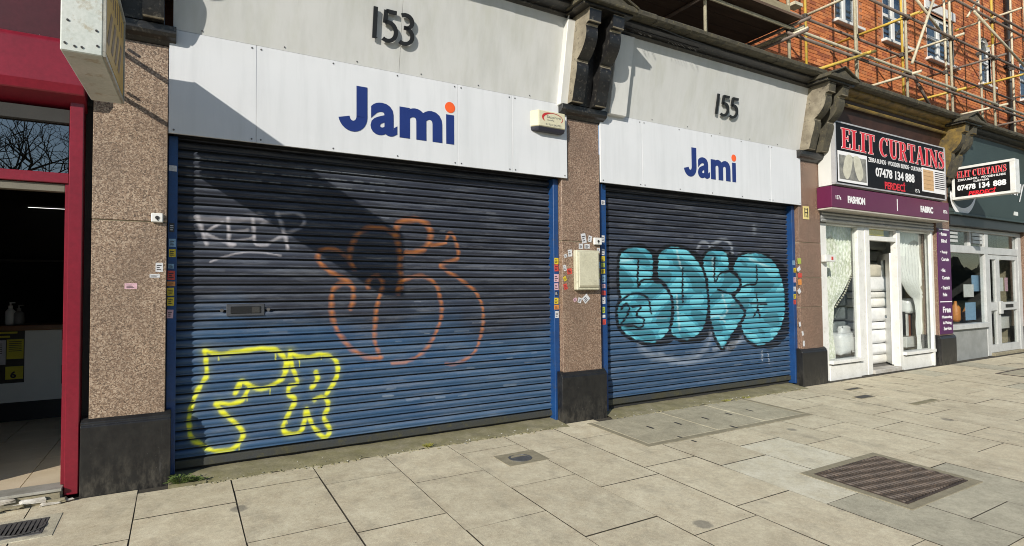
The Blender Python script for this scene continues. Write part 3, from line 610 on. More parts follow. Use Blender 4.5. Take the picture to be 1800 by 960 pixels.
def shutter(x0, x1, z0, z1, gl, gr_, label, paint, buff, name='roller_shutter'):
    t = thing(name, label, 'roller shutter', ((x0+x1)/2, YS, z0), 'blue roller shutters')
    for a, c in (gl, gr_):
        g = MB().box(a, c, .10, .24, z0-.03 if a > 1 else z0, 2.707).build('guide_rail', M['guide_blue'], t, bevel=.004)
    dents = [(random.uniform(x0, x1), random.uniform(.2, 1.5), random.uniform(.06, .25), random.uniform(.003, .011)) for _ in range(14)]
    n = int((z1-z0-.1)/PITCHZ); nx = int((x1-x0)/.0065); xs = np.linspace(x0, x1, nx); zb = z0+.085; npf = len(PROF)
    for k in range(n+1):
        zz = zb+k*PITCHZ
        if zz > z1: break
        yy = np.array([p[0] for p in PROF]); hz = np.array([p[1] for p in PROF])*(PITCHZ/.0733)
        wob = .0016*math.sin(k*2.3)+.0016*np.sin(xs*1.7+k*1.3)+sum(dd*np.exp(-((xs-dx)/dw)**2-((zz-dz_)/.09)**2) for dx, dz_, dw, dd in dents)
        V = np.zeros((npf, nx, 3)); V[:, :, 0] = xs[None]; V[:, :, 1] = YS+yy[:, None]+wob[None]*1.; V[:, :, 2] = zz+hz[:, None]
        idx = np.arange(npf*nx).reshape(npf, nx)
        F = np.stack([idx[:-1, :-1], idx[:-1, 1:], idx[1:, 1:], idx[1:, :-1]], -1).reshape(-1, 4)
        me = bpy.data.meshes.new('slat'); me.vertices.add(npf*nx); me.vertices.foreach_set('co', V.ravel())
        me.loops.add(F.size); me.loops.foreach_set('vertex_index', F.ravel()); me.polygons.add(len(F)); me.polygons.foreach_set('loop_start', np.arange(0, F.size, 4)); me.polygons.foreach_set('loop_total', np.full(len(F), 4))
        me.update()
        P = V[:, :, [0, 2]].reshape(-1, 2); C, A = paint.eval(P, zz); A *= np.repeat(np.array(PCOV, float), nx)
        ca = me.color_attributes.new('paint', 'FLOAT_COLOR', 'POINT'); ca.data.foreach_set('color', np.concatenate([C, A[:, None]], 1).ravel())
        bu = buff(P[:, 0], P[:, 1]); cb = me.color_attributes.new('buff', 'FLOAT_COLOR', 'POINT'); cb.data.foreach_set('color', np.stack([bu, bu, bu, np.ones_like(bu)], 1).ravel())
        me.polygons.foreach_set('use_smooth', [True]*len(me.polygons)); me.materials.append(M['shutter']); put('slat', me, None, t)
    MB().box(x0, x1, YS-.014, YS+.02, z0+.015, z0+.08).build('bottom_rail', M['rail'], t, bevel=.006)
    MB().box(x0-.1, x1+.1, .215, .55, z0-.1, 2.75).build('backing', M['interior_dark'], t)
    MB().box(x0-.02, x1+.02, .045, .215, 2.712, 2.96).build('housing', M['black'], t)
    return t
M['rail'] = mat('grimy_bottom_rail', (.035, .04, .045), (.05, .048, .03), 4, .6, .3, 40, c3=(.075, .07, .03))
def fbm(x, z, s):
    v = 0; a = 1
    for i in range(5): v = v+a*np.sin(x*s*1.3+1.7*i+1.3*np.sin(z*s*2.1+i*2.2))*np.sin(z*s*1.7+.6*i+1.1*np.sin(x*s*.9+i)); s *= 1.9; a *= .55
    return v
YEL, ORA, WHT = (.74, .75, .02), (.56, .185, .03), (.5, .48, .51)
pt = Paint()
Z6 = lambda p: topl(p, 3.098, 300, 550); Z5 = lambda p: topl(p, 2.743, 550, 330); Z4 = lambda p: topl(p, 2.743, 300, 250)
for p, w in (([(150, 320), (110, 300), (60, 295), (25, 325), (40, 370), (90, 410), (150, 440), (185, 470), (195, 520), (180, 585)], .037), ([(185, 472), (150, 462), (108, 474), (90, 520), (90, 600), (105, 660), (135, 720), (190, 780), (260, 815), (320, 822)], .036), ([(200, 390), (175, 340), (190, 270), (220, 220), (270, 195), (330, 195), (370, 210), (395, 235)], .038), ([(412, 500), (425, 440), (415, 380), (420, 320), (402, 240), (405, 180), (440, 160), (500, 155), (550, 180), (567, 230), (550, 280), (500, 310), (445, 316)], .045), ([(265, 480), (272, 440), (310, 428), (335, 460), (325, 510), (310, 560), (300, 640), (295, 720), (310, 780), (328, 818)], .034), ([(405, 495), (430, 450), (480, 430), (540, 430), (585, 460), (610, 520), (620, 600), (600, 680), (565, 750), (520, 800), (460, 835), (380, 845)], .032), ([(640, 260), (655, 220), (680, 240), (700, 310), (690, 345), (640, 360), (610, 376), (650, 405), (720, 450), (780, 500), (815, 570), (818, 660), (800, 740), (770, 800), (700, 845), (640, 850)], .03), ([(570, 282), (640, 265)], .028)):
    pt.line(Z5(p), w*.95, ORA, .66, .9); 
for p in ([(185, 205), (195, 330), (160, 400), (125, 470), (105, 540), (100, 620), (115, 680), (160, 712), (205, 740), (260, 752), (325, 745), (372, 712), (392, 670), (382, 635), (330, 580), (275, 530), (252, 490), (330, 495), (390, 470), (415, 430), (428, 398), (385, 372), (370, 400), (350, 440)], [(190, 205), (260, 226), (340, 215), (430, 202), (500, 194), (570, 202), (608, 230), (630, 275), (620, 330), (590, 370), (540, 400), (480, 412), (430, 400)],
          [(652, 212), (657, 270), (680, 345), (690, 383), (648, 400), (640, 440), (676, 470), (660, 512), (630, 570), (612, 615), (622, 650), (660, 660), (710, 640), (730, 580), (740, 522), (756, 580), (785, 632), (838, 678), (866, 640), (850, 600), (832, 568), (857, 510), (845, 470), (815, 458), (785, 472)], [(652, 212), (700, 240), (760, 240), (820, 226), (870, 238), (905, 272), (908, 330), (882, 390), (848, 442)], [(790, 322), (796, 362), (770, 405)], [(648, 225), (640, 262), (622, 310)]):
    pt.line(Z6(p), .037, YEL, .93, .4)
    for _q in random.sample(range(1, len(p)-1), min(3, len(p)-2)) if len(p) > 5 else []:
        (dx_, dz_), = Z6([p[_q]]); pt.line([(dx_, dz_), (dx_+.002, dz_-random.uniform(.04, .1))], .008, YEL, .8, .5, 2)
for p, w, a in (([(112, 372), (200, 378), (310, 374), (395, 366), (440, 372)], .05, .38), ([(130, 362), (145, 405), (160, 450), (172, 492)], .026, .8), ([(250, 385), (172, 436), (235, 470), (300, 492)], .022, .75), ([(275, 366), (279, 430), (283, 492), (310, 493)], .024, .8), ([(282, 436), (370, 425)], .02, .6), ([(395, 366), (402, 430), (408, 492), (460, 494)], .024, .7), ([(300, 478), (400, 462)], .018, .6), ([(515, 345), (545, 430), (565, 512)], .026, .8), ([(515, 345), (600, 340), (643, 368), (628, 408), (560, 440), (470, 488)], .026, .6), ([(190, 578), (260, 552), (350, 532), (440, 532), (530, 548)], .014, .7), ([(425, 345), (470, 372), (440, 395)], .03, .3)):
    pt.line(Z4(p), w, WHT, a, .8)
for zz in (2.395, 2.468, 2.54):
    for x in np.arange(.05, 1.7, .052):
        if random.random() < .8: pt.line([(x, zz+.02), (x+.026, zz+.02)], .02, (.3, .33, .36), .6, .8, 2)
for i in range(26):
    x, z = random.uniform(1.2, 3.5), random.uniform(.25, 1.05); pt.line([(x, z), (x+random.uniform(.03, .16), z+random.uniform(-.008, .008))], random.uniform(.006, .018), (.42, .48, .55), random.uniform(.15, .5), .9, 2)
for i in range(14):
    x, z = random.uniform(.2, 3.5), random.uniform(1.1, 2.3); pt.line([(x, z), (x+random.uniform(.03, .14), z)], random.uniform(.006, .016), (.34, .36, .4), random.uniform(.1, .35), .9, 2)
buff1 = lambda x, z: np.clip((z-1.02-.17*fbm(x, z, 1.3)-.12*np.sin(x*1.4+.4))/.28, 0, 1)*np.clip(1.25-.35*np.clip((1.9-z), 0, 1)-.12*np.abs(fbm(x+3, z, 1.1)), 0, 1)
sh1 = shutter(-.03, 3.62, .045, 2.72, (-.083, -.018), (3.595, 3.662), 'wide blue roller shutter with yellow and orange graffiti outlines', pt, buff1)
lp = MB(); a, c = at(398, 555, .17), at(465, 572, .17); lp.box(a.x, c.x, .172, .185, 1.265, 1.365)
o = lp.build('letter_plate', mat('galvanised_letter_plate', (.07, .075, .085), (.05, .053, .06), 10, .5, metal=.2), sh1, bevel=.004)
MB().box(a.x+.03, c.x-.03, .166, .173, 1.285, 1.345).build('flap', M['black'], o, bevel=.003)
MB().box(c.x-.1, c.x-.04, .1645, .168, 1.29, 1.34).build('slot', M['interior_dark'], o)
for x in (a.x-.035, c.x+.03): MB().lathe((x, .174, 1.315), [(.014, -.006), (.014, .006)], 10, axis='y').build('bolt', M['screw'], o)

R2 = lambda p: topl(p, 2.5256, 1040, 380)
CY, BK, WH = (.075, .37, .475), (.004, .004, .005), (.55, .6, .66)
p2 = Paint()
shapes = [[(115, 190), (130, 155), (170, 135), (215, 130), (255, 150), (275, 185), (278, 280), (310, 295), (345, 340), (358, 400), (350, 480), (325, 540), (270, 568), (210, 560), (150, 530), (115, 480), (108, 420), (122, 370), (116, 300)],
 [(290, 170), (320, 140), (370, 130), (420, 145), (460, 180), (490, 230), (510, 300), (518, 390), (510, 460), (485, 520), (440, 550), (400, 555), (365, 540), (345, 510), (358, 450), (358, 390), (345, 340), (312, 295), (288, 265)],
 [(490, 190), (510, 155), (550, 142), (590, 155), (610, 190), (614, 240), (645, 265), (660, 300), (642, 338), (626, 350), (655, 390), (680, 430), (655, 480), (615, 540), (582, 592), (555, 560), (530, 490), (519, 440), (519, 380), (510, 290), (492, 230)],
 [(625, 220), (650, 175), (700, 160), (760, 165), (810, 200), (840, 260), (858, 340), (858, 430), (840, 500), (800, 555), (750, 580), (700, 560), (670, 520), (660, 480), (680, 430), (655, 390), (628, 350), (652, 330), (660, 300), (648, 268), (626, 245)]]
for s_ in shapes: p2.fill(R2([(x+36, y+11) for x, y in s_]), BK, .97)
for p, w, a in (([(215, 580), (270, 620), (370, 640), (450, 630), (510, 580), (532, 520)], .08, .3), ([(300, 610), (420, 655), (600, 600), (660, 540)], .05, .22), ([(468, 145), (485, 118), (515, 122), (522, 140)], .035, .5), ([(535, 125), (580, 105), (615, 125), (622, 160)], .04, .5), ([(540, 590), (640, 560), (690, 540)], .05, .35), ([(720, 50), (720, 70)], .06, .3), ([(755, 600), (755, 640)], .022, .6), ([(780, 605), (787, 652)], .018, .6)): p2.line(R2(p), w, WH, a, .95)
for s_ in shapes: p2.fill(R2(s_), CY, .95, .012, .8)
for p in ([(375, 150), (385, 190), (395, 230)], [(375, 350), (380, 410), (388, 500)], [(535, 190), (540, 270)], [(580, 350), (600, 420), (570, 460)], [(525, 450), (560, 440), (590, 470)], [(130, 200), (180, 190)], [(700, 190), (790, 230)]): p2.line(R2(p), .03, (.5, .68, .7), .6, .8)
for s_ in shapes: p2.line(R2(s_+s_[:1]), .05, BK, 1., .2)
for p in ([(205, 195), (204, 312), (222, 285), (275, 280)], [(128, 378), (165, 350), (210, 344), (250, 370), (262, 430)], [(130, 412), (150, 390), (167, 408), (150, 450), (130, 485), (182, 485)], [(178, 402), (218, 400), (196, 440), (228, 455), (226, 485), (205, 496), (184, 485)], [(402, 230), (402, 380)], [(545, 185), (544, 292), (568, 256), (612, 245)], [(560, 325), (625, 350)], [(730, 220), (730, 296), (690, 305), (650, 320)], [(730, 345), (735, 410), (718, 446)], [(735, 408), (748, 450)], [(705, 388), (775, 390)]): p2.line(R2(p), .031, BK, 1., .25, 4)
for i in range(30):
    x, z = random.uniform(4.6, 7.9), random.uniform(.2, 2.4); p2.line([(x, z), (x+random.uniform(.03, .2), z+random.uniform(-.008, .008))], random.uniform(.006, .02), (.4, .45, .5), random.uniform(.1, .4), .9, 2)
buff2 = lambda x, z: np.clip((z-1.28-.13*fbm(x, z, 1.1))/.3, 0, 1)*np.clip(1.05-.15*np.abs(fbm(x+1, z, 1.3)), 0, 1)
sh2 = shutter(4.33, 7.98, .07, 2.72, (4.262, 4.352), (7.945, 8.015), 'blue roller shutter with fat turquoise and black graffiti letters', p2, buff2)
# ------------------------------------------------------------------ red takeaway front on the left
rs = thing('shopfront', 'burgundy framed takeaway shopfront with an open doorway and dark interior', 'shopfront', (-2.9, .1, 0))
YR = .06
zr0, zr1 = at(60, 319, YR).z, at(60, 301, YR).z; zt = at(60, 181, YR).z
MB().box(-.695, -.612, .02, .15, .03, 2.88).build('post', M['burgundy'], rs, bevel=.005)
MB().box(-.72, -.697, .06, .14, .1, zr0-.002).build('door_jamb', M['burgundy'], rs, bevel=.003)
MB().box(-5.3, -.697, .045, .14, zr0, zr1).build('transom_rail', M['burgundy'], rs, bevel=.004)
mat('beige_frame', (.16, .145, .11), None, 5, .6); MB().box(-5.3, -.697, .05, .13, 2.70, 2.80).build('head_frame', M['interior_dark'], rs, bevel=.003)
MB().box(-5.3, -.71, .095, .101, zr1, 2.70).build('transom_pane', M['glass_dark'], rs)
MB().box(-5.3, -.722, .07, .135, zr0-.06, zr0-.003).build('door_header', bpy.data.materials['beige_frame'], rs, bevel=.003)
MB().box(-1.77, -1.69, .03, .15, .1, zr0-.003).build('post', M['burgundy'], rs, bevel=.005)
MB().box(-5.3, -1.77, .09, .12, .6, zr0-.07).build('sun_block_panel', M['burgundy'], rs)  # opaque panel out of view, added to keep sun off the shop floor
MB().box(-5.3, -1.77, .04, .14, .0, .6).build('stall_riser', M['burgundy'], rs, bevel=.005)
MB().box(-.611, -.565, .12, .3, 0, 3.4).build('side_filler', M['interior_dark'], rs)
MB().extr([(.12, 2.80), (-.03, 2.87), (-.065, 2.885), (-.085, 2.95), (-.085, 3.24), (-.06, 3.275), (.12, 3.275)], -5.3, -.6).build('shutter_box', M['burgundy'], rs, bevel=.006)
MB().extr([(-.03, 3.277), (-.17, 4.43), (.1, 4.43), (.1, 3.277)], -5.3, -.6).build('fascia', M['maroon'], rs, bevel=.004)
sv = MB(); 
for px0, py0, px1, py1 in ((67, 57, 69, 84), (73, 66, 69, 84), (75, 60, 79, 86), (81, 64, 79, 86), (88, 64, 90, 87), (93, 73, 90, 87), (98, 66, 100, 88)):
    p, q = at(px0, py0, -.075), at(px1, py1, -.05); p.y = -.03-.14*(p.z-3.277)/1.153-.003; q.y = -.03-.14*(q.z-3.277)/1.153-.003; sv.tube(p, q, .0025, 5)
sv.build('scratches', mat('scratched_paint', (.45, .3, .3), None, 9, .6), rs)
# broken rendered threshold
th = MB(); random.seed(3)
th.box(-1.9, -.70, -.005, .14, -.02, .075)
o = th.build('threshold', M['mortar'], rs, bevel=.012, jit=.006)
wp = mat('flaking_white_render', (.6, .58, .53), (.3, .27, .22), 9, .85, .6, 40)
for i in range(26):
    x = random.uniform(-1.6, -.66); s = random.uniform(.02, .07); y = random.uniform(-.06, .02); z = random.uniform(.0, .05)*(1 if y > -.02 else .2)
    c = MB(); c.box(x-s, x+s, y-s*.4, y+s*.4, z, z+random.uniform(.012, .03)); c.build('render_flake', wp if random.random() < .6 else M['mortar'], o, bevel=.006, jit=.008)
MB().box(-1.9, -.7, -.02, .16, .076, .096).build('door_sill', mat('metal_door_sill', (.35, .34, .3), (.25, .24, .2), 8, .5, .2), rs, bevel=.003)
# interior
fl = tag(MB().box(-5.3, -.5, .15, 4.95, .05, .078).build('shop_floor', mat('tile_grout', (.14, .12, .09), None, 9, .9)), kind='structure')
tl = mat('tan_floor_tile', (.7, .59, .43), (.62, .51, .36), 3, .4, .05, rnd=.06)
for i in range(9):
    for j in range(8): MB().box(-4.4+.43*i, -4.4+.43*i+.424, .165+.43*j, .165+.43*j+.424, .08, .09).build('floor_tile', tl, fl)
tag(MB().box(-.5, -.45, .31, 2.9, 0, 2.85).build('shop_side_wall', M['interior_pale']), kind='structure')  # unseen wall, set pale to bounce daylight into the shop
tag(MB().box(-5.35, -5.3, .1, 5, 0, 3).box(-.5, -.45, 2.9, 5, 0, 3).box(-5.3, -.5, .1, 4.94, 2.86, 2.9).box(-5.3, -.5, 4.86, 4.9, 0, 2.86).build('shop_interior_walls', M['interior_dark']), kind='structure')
cn = thing('shop_counter', 'grey takeaway counter with wooden top inside the burgundy shop', 'counter', (-2.5, 3.1, .09))
yc = 2.95
MB().box(-4.2, -.52, yc, yc+.5, .30, 1.07).build('front_panel', mat('grey_counter_laminate', (.8, .82, .78), (.72, .74, .7), 2, .5), cn)
MB().box(-4.2, -.52, yc+.04, yc+.5, .09, .298).build('kickboard', M['black'], cn)
MB().box(-4.22, -.5, yc-.04, yc+.55, 1.072, 1.13).build('wooden_top', mat('varnished_wood', (.2, .09, .03), (.14, .06, .02), 6, .4, stretch=(1, 6, 6)), cn, bevel=.006)
def poster(px0, px1, py0, py1, nm, lab):
    a, c = at(px0, py0, yc-.006), at(px1, py1, yc-.006); t = thing('poster', lab, 'poster', (a.x, yc-.006, c.z)); x0, x1, z1, z0 = a.x, c.x, a.z, c.z; w, h = x1-x0, z1-z0; y = yc-.004
    MB().box(x0, x1, y, y+.003, z0, z1).build('sheet', mat('poster_black', (.015, .015, .012), None, 5, .4), t)
    b = MB(); b.box(x0+w*.0, x0+w*.62, y-.002, y, z0+h*.35, z1-h*.19); b.build('white_block', mat('poster_white', (.6, .6, .62), (.5, .5, .52), 3, .4), t)
    b = MB(); b.box(x0+w*.64, x1-w*.02, y-.002, y, z0+h*.45, z1-h*.18); b.box(x0+w*.62, x1-w*.02, y-.002, y, z0+h*.07, z0+h*.31); b.build('yellow_block', mat('poster_yellow', (.62, .56, .03), (.5, .45, .02), 3, .4), t)
    lettering('6', (x0+w*.72, y-.0035, z0+h*.09), (1, 0, 0), (0, 0, 1), w*.12, h*.13, M['text_black'], t, .03)
    for k in range(6):
        zz = z1-h*(.23+.035*k); MB().box(x0+w*.68, x1-w*.06, y-.0035, y-.002, zz, zz+h*.012).build('print_line', M['text_black'], t); MB().box(x0+w*.1, x0+w*.55, y-.0035, y-.002, zz-.02, zz+h*.012-.02).build('print_line', M['text_black'], t)
    for k in range(2): MB().box(x0+w*.1, x1-w*(.15+.15*k), y-.0035, y-.0005, z1-h*(.07+.075*k), z1-h*(.035+.075*k)).build('print_line', bpy.data.materials['poster_yellow'], t)
poster(-45, 42, 582, 672, 'poster', 'yellow and black price poster with a large 6 on the counter front')
poster(109, 200, 580, 668, 'poster', 'black and white poster on the counter front beside the doorpost')
for px, h, r, m_, lab in ((18, .24, .045, M['white_plastic'], 'white pump bottle standing on the wooden counter top'), (33, .2, .05, mat('grey_tub', (.2, .2, .19), None, 4, .5), 'grey tub on the counter top beside the pump bottle')):
    p = at(px, 565, yc+.12); t = thing('bottle', lab, 'bottle', (p.x, yc+.12, 1.131))
    MB().lathe((p.x, yc+.12, 1.131), [(r*.95, 0), (r, .02), (r, h*.62), (r*.5, h*.74), (r*.35, h*.76)], 14).build('body', m_, t, smooth=True)
    MB().lathe((p.x, yc+.12, 1.131+h*.76), [(.02, 0), (.02, .03), (.008, .032), (.008, .055)], 10).box(p.x-.008, p.x+.04, yc+.112, yc+.128, 1.131+h*.76+.055, 1.131+h*.76+.066).build('pump', m_, t)
lamp = thing('strip_light', 'thin lit strip light in the dark takeaway interior', 'light', (-2, 4.6, 2.2)); z = at(60, 365, 4.6).z
em = NB('lit_tube'); em.p.inputs['Emission Color'].default_value = (1, .98, .92, 1); em.p.inputs['Emission Strength'].default_value = 1.6
MB().tube((-1.74, 4.6, z), (-.55, 4.6, z), .003, 8).build('tube', em.m, lamp); MB().box(-1.8, -.5, 4.62, 4.66, z+.012, z+.03).build('fitting', M['interior_dark'], lamp)
MB().box(-3.3, -.55, 4.6, 4.85, 1.9, 1.93).build('shelf', M['interior'], tag(thing('wall_shelf', 'dim shelf on the back wall of the takeaway', 'shelf', (-2, 4.7, 1.9))))

# projecting sign box
ps = thing('projecting_sign', 'weathered white metal sign box with faded yellow face jutting over the pavement', 'sign', (-.44, 0, 3.0))
bx0, bx1, yb, yf, zb, zf, H = -.535, -.357, -.317, -1.49, 2.79, 2.70, .60
MB().hexa([(bx0, yf, zf), (bx1, yf, zf), (bx1, yb, zb), (bx0, yb, zb), (bx0, yf, zf+H), (bx1, yf, zf+H), (bx1, yb, zb+H), (bx0, yb, zb+H)]).build('case', mat('weathered_white_metal', (.6, .62, .58), (.48, .52, .48), 4, .45, .1, 30, c3=(.35, .3, .2)), ps, bevel=.006)
d = Vector((0, yb-yf, zb-zf)).normalized(); o_ = Vector((bx1, yf, zf)); up = Vector((0, 0, 1))
fy = mat('faded_yellow_sign_face', (.5, .31, .03), (.4, .25, .04), 3, .5, .1)
MB().obox(o_, d, up, (1, 0, 0), .05, 1.12, .05, H-.05, 0, .006).build('face', fy, ps)
rim = MB(); dk = M['dark_metal']
for a in ((.0, 1.176, .0, .025), (.0, 1.176, H-.025, H), (.0, .03, .027, H-.027), (1.146, 1.176, .027, H-.027)): rim.obox(o_, d, up, (1, 0, 0), a[0], a[1], a[2], a[3], 0, .012)
rim.build('rim', mat('grey_rim', (.4, .4, .36), (.25, .24, .2), 8, .5, .2), ps)
fd = mat('faded_brown_print', (.16, .12, .09), (.22, .15, .08), 5, .6)
for k in range(4):
    a = .12+.2*k; MB().add([o_+d*(a+i*.0)+up*q+Vector((.0075, 0, 0)) for i, q in ((0, .12),)]+[o_+d*(a+.1)+up*.12+Vector((.0075, 0, 0)), o_+d*(a+.28)+up*.34+Vector((.0075, 0, 0)), o_+d*(a+.18)+up*.34+Vector((.0075, 0, 0))], [(0, 1, 2, 3)]).build('faded_stripe', fd, ps, recalc=False)
for k in range(7): MB().obox(o_, d, up, (1, 0, 0), .14+.13*k, .165+.13*k, .40, .40+.1+.03*(k % 3), .006, .0078).build('faded_letter', fd, ps)
rv = MB()
for x, z in ((.02, .04), (.06, .03), (.09, .03), (.155, .05), (.03, .16), (.15, .13), (.03, .5), (.15, .5)): rv.lathe((bx0+x, yf-.001, zf+z), [(.006, -.004), (.006, .003)], 8, axis='y')
rv.build('rivets', M['dark_metal'], ps)
for z in (3.316, 2.98):
    MB().box(-.46, -.43, yb, .045, z-.012, z+.012).build('support_bar', M['dark_metal'], ps)
    MB().box(-.49, -.40, .028, .04, z-.05, z+.05).build('fixing_plate', M['dark_metal'], ps)
    MB().tube((-.40, .0, z+.03), (-.40, -.05, z+.03), .012, 8).build('bolt', M['dark_metal'], ps)

# things fixed to the piers
def plate(name, lab, cat, px0, px1, py0, py1, y, th, m, bevel=.003, extra=None):
    a, c = at(px0, py0, y), at(px1, py1, y); t = thing(name, lab, cat, ((a.x+c.x)/2, y, c.z)); o = MB().box(a.x, c.x, y-th, y, c.z, a.z).build('body', m, t, bevel=bevel)
    if extra: extra(t, a.x, c.x, y-th, c.z, a.z)
    return t
def ks(t, x0, x1, y, z0, z1):
    MB().lathe(((x0+x1)/2, y-.001, (z0+z1)/2), [(.014, -.004), (.014, .002)], 12, axis='y').build('key_barrel', M['dark_metal'], t); MB().box((x0+x1)/2-.003, (x0+x1)/2+.003, y-.008, y-.002, z0+.015, (z0+z1)/2-.005).build('key_slot', M['black'], t)
plate('key_switch', 'white shutter key switch box on the left granite pier', 'switch', 266, 287, 375, 392, .04, .035, M['white_plastic'], .006, ks)
plate('key_switch', 'white shutter key switch box on the middle pier above the meter box', 'switch', 1042, 1055, 418, 431, .04, .035, M['white_plastic'], .006, ks)
def mx(t, x0, x1, y, z0, z1):
    MB().box(x0+.022, x1-.022, y-.012, y, z0+.03, z1-.02).build('door', bpy.data.materials['cream_meter_plastic'], t, bevel=.008); MB().box(x0+.03, x1-.03, y-.013, y-.011, z0+.04, z0+.052).build('lip', M['mortar'], t)
plate('meter_box', 'cream plastic meter box on the middle granite pier', 'meter box', 1007, 1048, 440, 510, .04, .07, mat('cream_meter_plastic', (.55, .53, .4), (.47, .45, .33), 5, .5, .1, 30, c3=(.36, .34, .25)), .01, mx)
def hx(t, x0, x1, y, z0, z1):
    w, h = x1-x0, z1-z0; b = MB(); b.box(x0+w*.2, x0+w*.32, y-.002, y, z0+h*.15, z1-h*.15); b.box(x1-w*.32, x1-w*.2, y-.002, y, z0+h*.15, z1-h*.15); b.box(x0+w*.322, x1-w*.322, y-.002, y, z0+h*.46, z0+h*.54); b.build('letter_h', M['text_black'], t)
    lettering('100', (x0+w*.35, y, z1-h*.3), (1, 0, 0), (0, 0, 1), w*.3, h*.12, M['text_black'], t); lettering('4', (x0+w*.42, y, z0+h*.18), (1, 0, 0), (0, 0, 1), w*.16, h*.12, M['text_black'], t)
plate('hydrant_sign', 'small yellow hydrant plate with a black H on the third pier', 'sign', 1411, 1422, 362, 386, .04, .006, mat('hydrant_yellow', (.72, .6, .25), (.6, .5, .2), 6, .45), .001, hx)
# alarm box
ab = thing('alarm_box', 'cream alarm box with red swoosh logo at the end of the wide white sign', 'alarm box', (3.4, 0, 2.98))
a, c = at(946, 192, -.06), at(993, 226, -.06); x0, x1, z1, z0 = a.x, c.x, at(965, 196, -.06).z, at(965, 224, -.06).z
cm = mat('cream_alarm_plastic', (.62, .59, .43), (.56, .53, .37), 4, .4)
MB().hexa([(x0-.04, .01, z0), (x1, .01, z0), (x1, .011, z0), (x0-.04, .011, z0), (x0-.04, .01, z1), (x1, .01, z1), (x1, .011, z1), (x0-.04, .011, z1)])
MB().add([(x0-.06, .012, z0), (x0, -.07, z0), (x1, -.07, z0), (x1, .012, z0), (x0-.06, .012, z1), (x0, -.07, z1), (x1, -.07, z1), (x1, .012, z1)], [(0, 1, 2, 3), (7, 6, 5, 4), (0, 4, 5, 1), (1, 5, 6, 2), (2, 6, 7, 3), (3, 7, 4, 0)]).build('case', cm, ab, bevel=.008)
MB().add([(x0-.05, .012, z0-.045), (x0+.01, -.05, z0-.045), (x1-.01, -.05, z0-.045), (x1-.005, .012, z0-.045), (x0-.06, .012, z0-.003), (x0, -.068, z0-.003), (x1, -.068, z0-.003), (x1, .012, z0-.003)], [(0, 1, 2, 3), (7, 6, 5, 4), (0, 4, 5, 1), (1, 5, 6, 2), (2, 6, 7, 3), (3, 7, 4, 0)]).build('base', mat('blue_black_plastic', (.03, .03, .045), None, 4, .4), ab, bevel=.006)
sw = MB(); w, h = x1-x0, z1-z0; cx, cz = x0+w*.52, z0+h*.56
pts = arc(cx, cz, w*.37, h*.33, 215, -35, 30); L, R = offset_line(pts, [.006+.022*math.sin(math.pi*min(1, i/14)) if i < 14 else .007 for i in range(31)])
sw.add([(q.x, -.0718, q.y) for q in L]+[(q.x, -.0718, q.y) for q in R], [(i, 31+i, 32+i, i+1) for i in range(30)]); sw.build('logo_swoosh', mat('red_swoosh', (.5, .03, .03), (.35, .03, .03), 8, .4), ab, recalc=False)
gm = mat('grey_print', (.2, .2, .18), None, 5, .5); ux, uz = (1, 0, 0), (0, 0, 1)
lettering('Sapphire', (x0+w*.3, -.0705, z0+h*.52), ux, uz, w*.52, h*.2, gm, ab); lettering('Security', (x0+w*.32, -.0705, z0+h*.38), ux, uz, w*.25, h*.1, gm, ab); lettering('01733 242755', (x0+w*.26, -.0705, z0+h*.1), ux, uz, w*.58, h*.12, gm, ab)
# stickers pasted on guides and piers (parts of the terrace)
SC = [mat('sticker_'+n, c, tuple(x*.7 for x in c), 60, .5) for n, c in (('white', (.65, .66, .68)), ('yellow', (.68, .52, .03)), ('red', (.6, .07, .05)), ('pink', (.66, .42, .48)), ('sky_blue', (.25, .42, .6)), ('orange', (.7, .27, .06)), ('lime', (.42, .5, .08)), ('dark', (.03, .03, .035)))]
def sticker(px, py, wpx, hpx, y, ci, rot=0, par=None, ink=True):
    p = at(px, py, y); k = p.y-CAM[1]; a = at(px-wpx/2, py, y).x; c = at(px+wpx/2, py, y).x; z0 = at(px, py+hpx/2, y).z; z1 = at(px, py-hpx/2, y).z; w, h = (c-a)/2, (z1-z0)/2
    b = MB(); b.obox((p.x, y, p.z), (math.cos(rot), 0, math.sin(rot)), (0, 1, 0), (-math.sin(rot), 0, math.cos(rot)), -w, w, -.0015, 0, -h, h); o = b.build('sticker', SC[ci], par or terr)
    if ink and hpx > 5:
        q = MB()
        for r in range(3): q.obox((p.x, y, p.z), (math.cos(rot), 0, math.sin(rot)), (0, 1, 0), (-math.sin(rot), 0, math.cos(rot)), -w*.7, w*random.uniform(.1, .7), -.0026, -.0016, h*(-.6+.45*r), h*(-.42+.45*r))
        q.build('sticker_print', SC[7] if ci != 7 else SC[0], o)
G1 = .0985
for px, py, w, h, ci in ((302, 400, 9, 16, 7), (303, 427, 12, 14, 4), (303, 445, 12, 14, 1), (301, 468, 10, 8, 4), (301, 484, 13, 16, 2), (301, 499, 14, 8, 5), (300, 513, 12, 14, 1), (300, 530, 12, 15, 1), (299, 552, 11, 15, 3), (304, 296, 14, 10, 0)): sticker(px, py, w, h, G1, ci, random.uniform(-.05, .05), sh1, ink=py > 300)
for px, py, w, h, ci in ((978, 459, 7, 11, 1), (978, 471, 7, 12, 2), (978, 489, 8, 14, 3), (978, 504, 7, 12, 3), (978, 516, 5, 7, 7), (978, 529, 7, 11, 1), (978, 540, 8, 8, 5), (979, 553, 6, 12, 0)): sticker(px, py, w, h, G1, ci, random.uniform(-.05, .05), sh1)
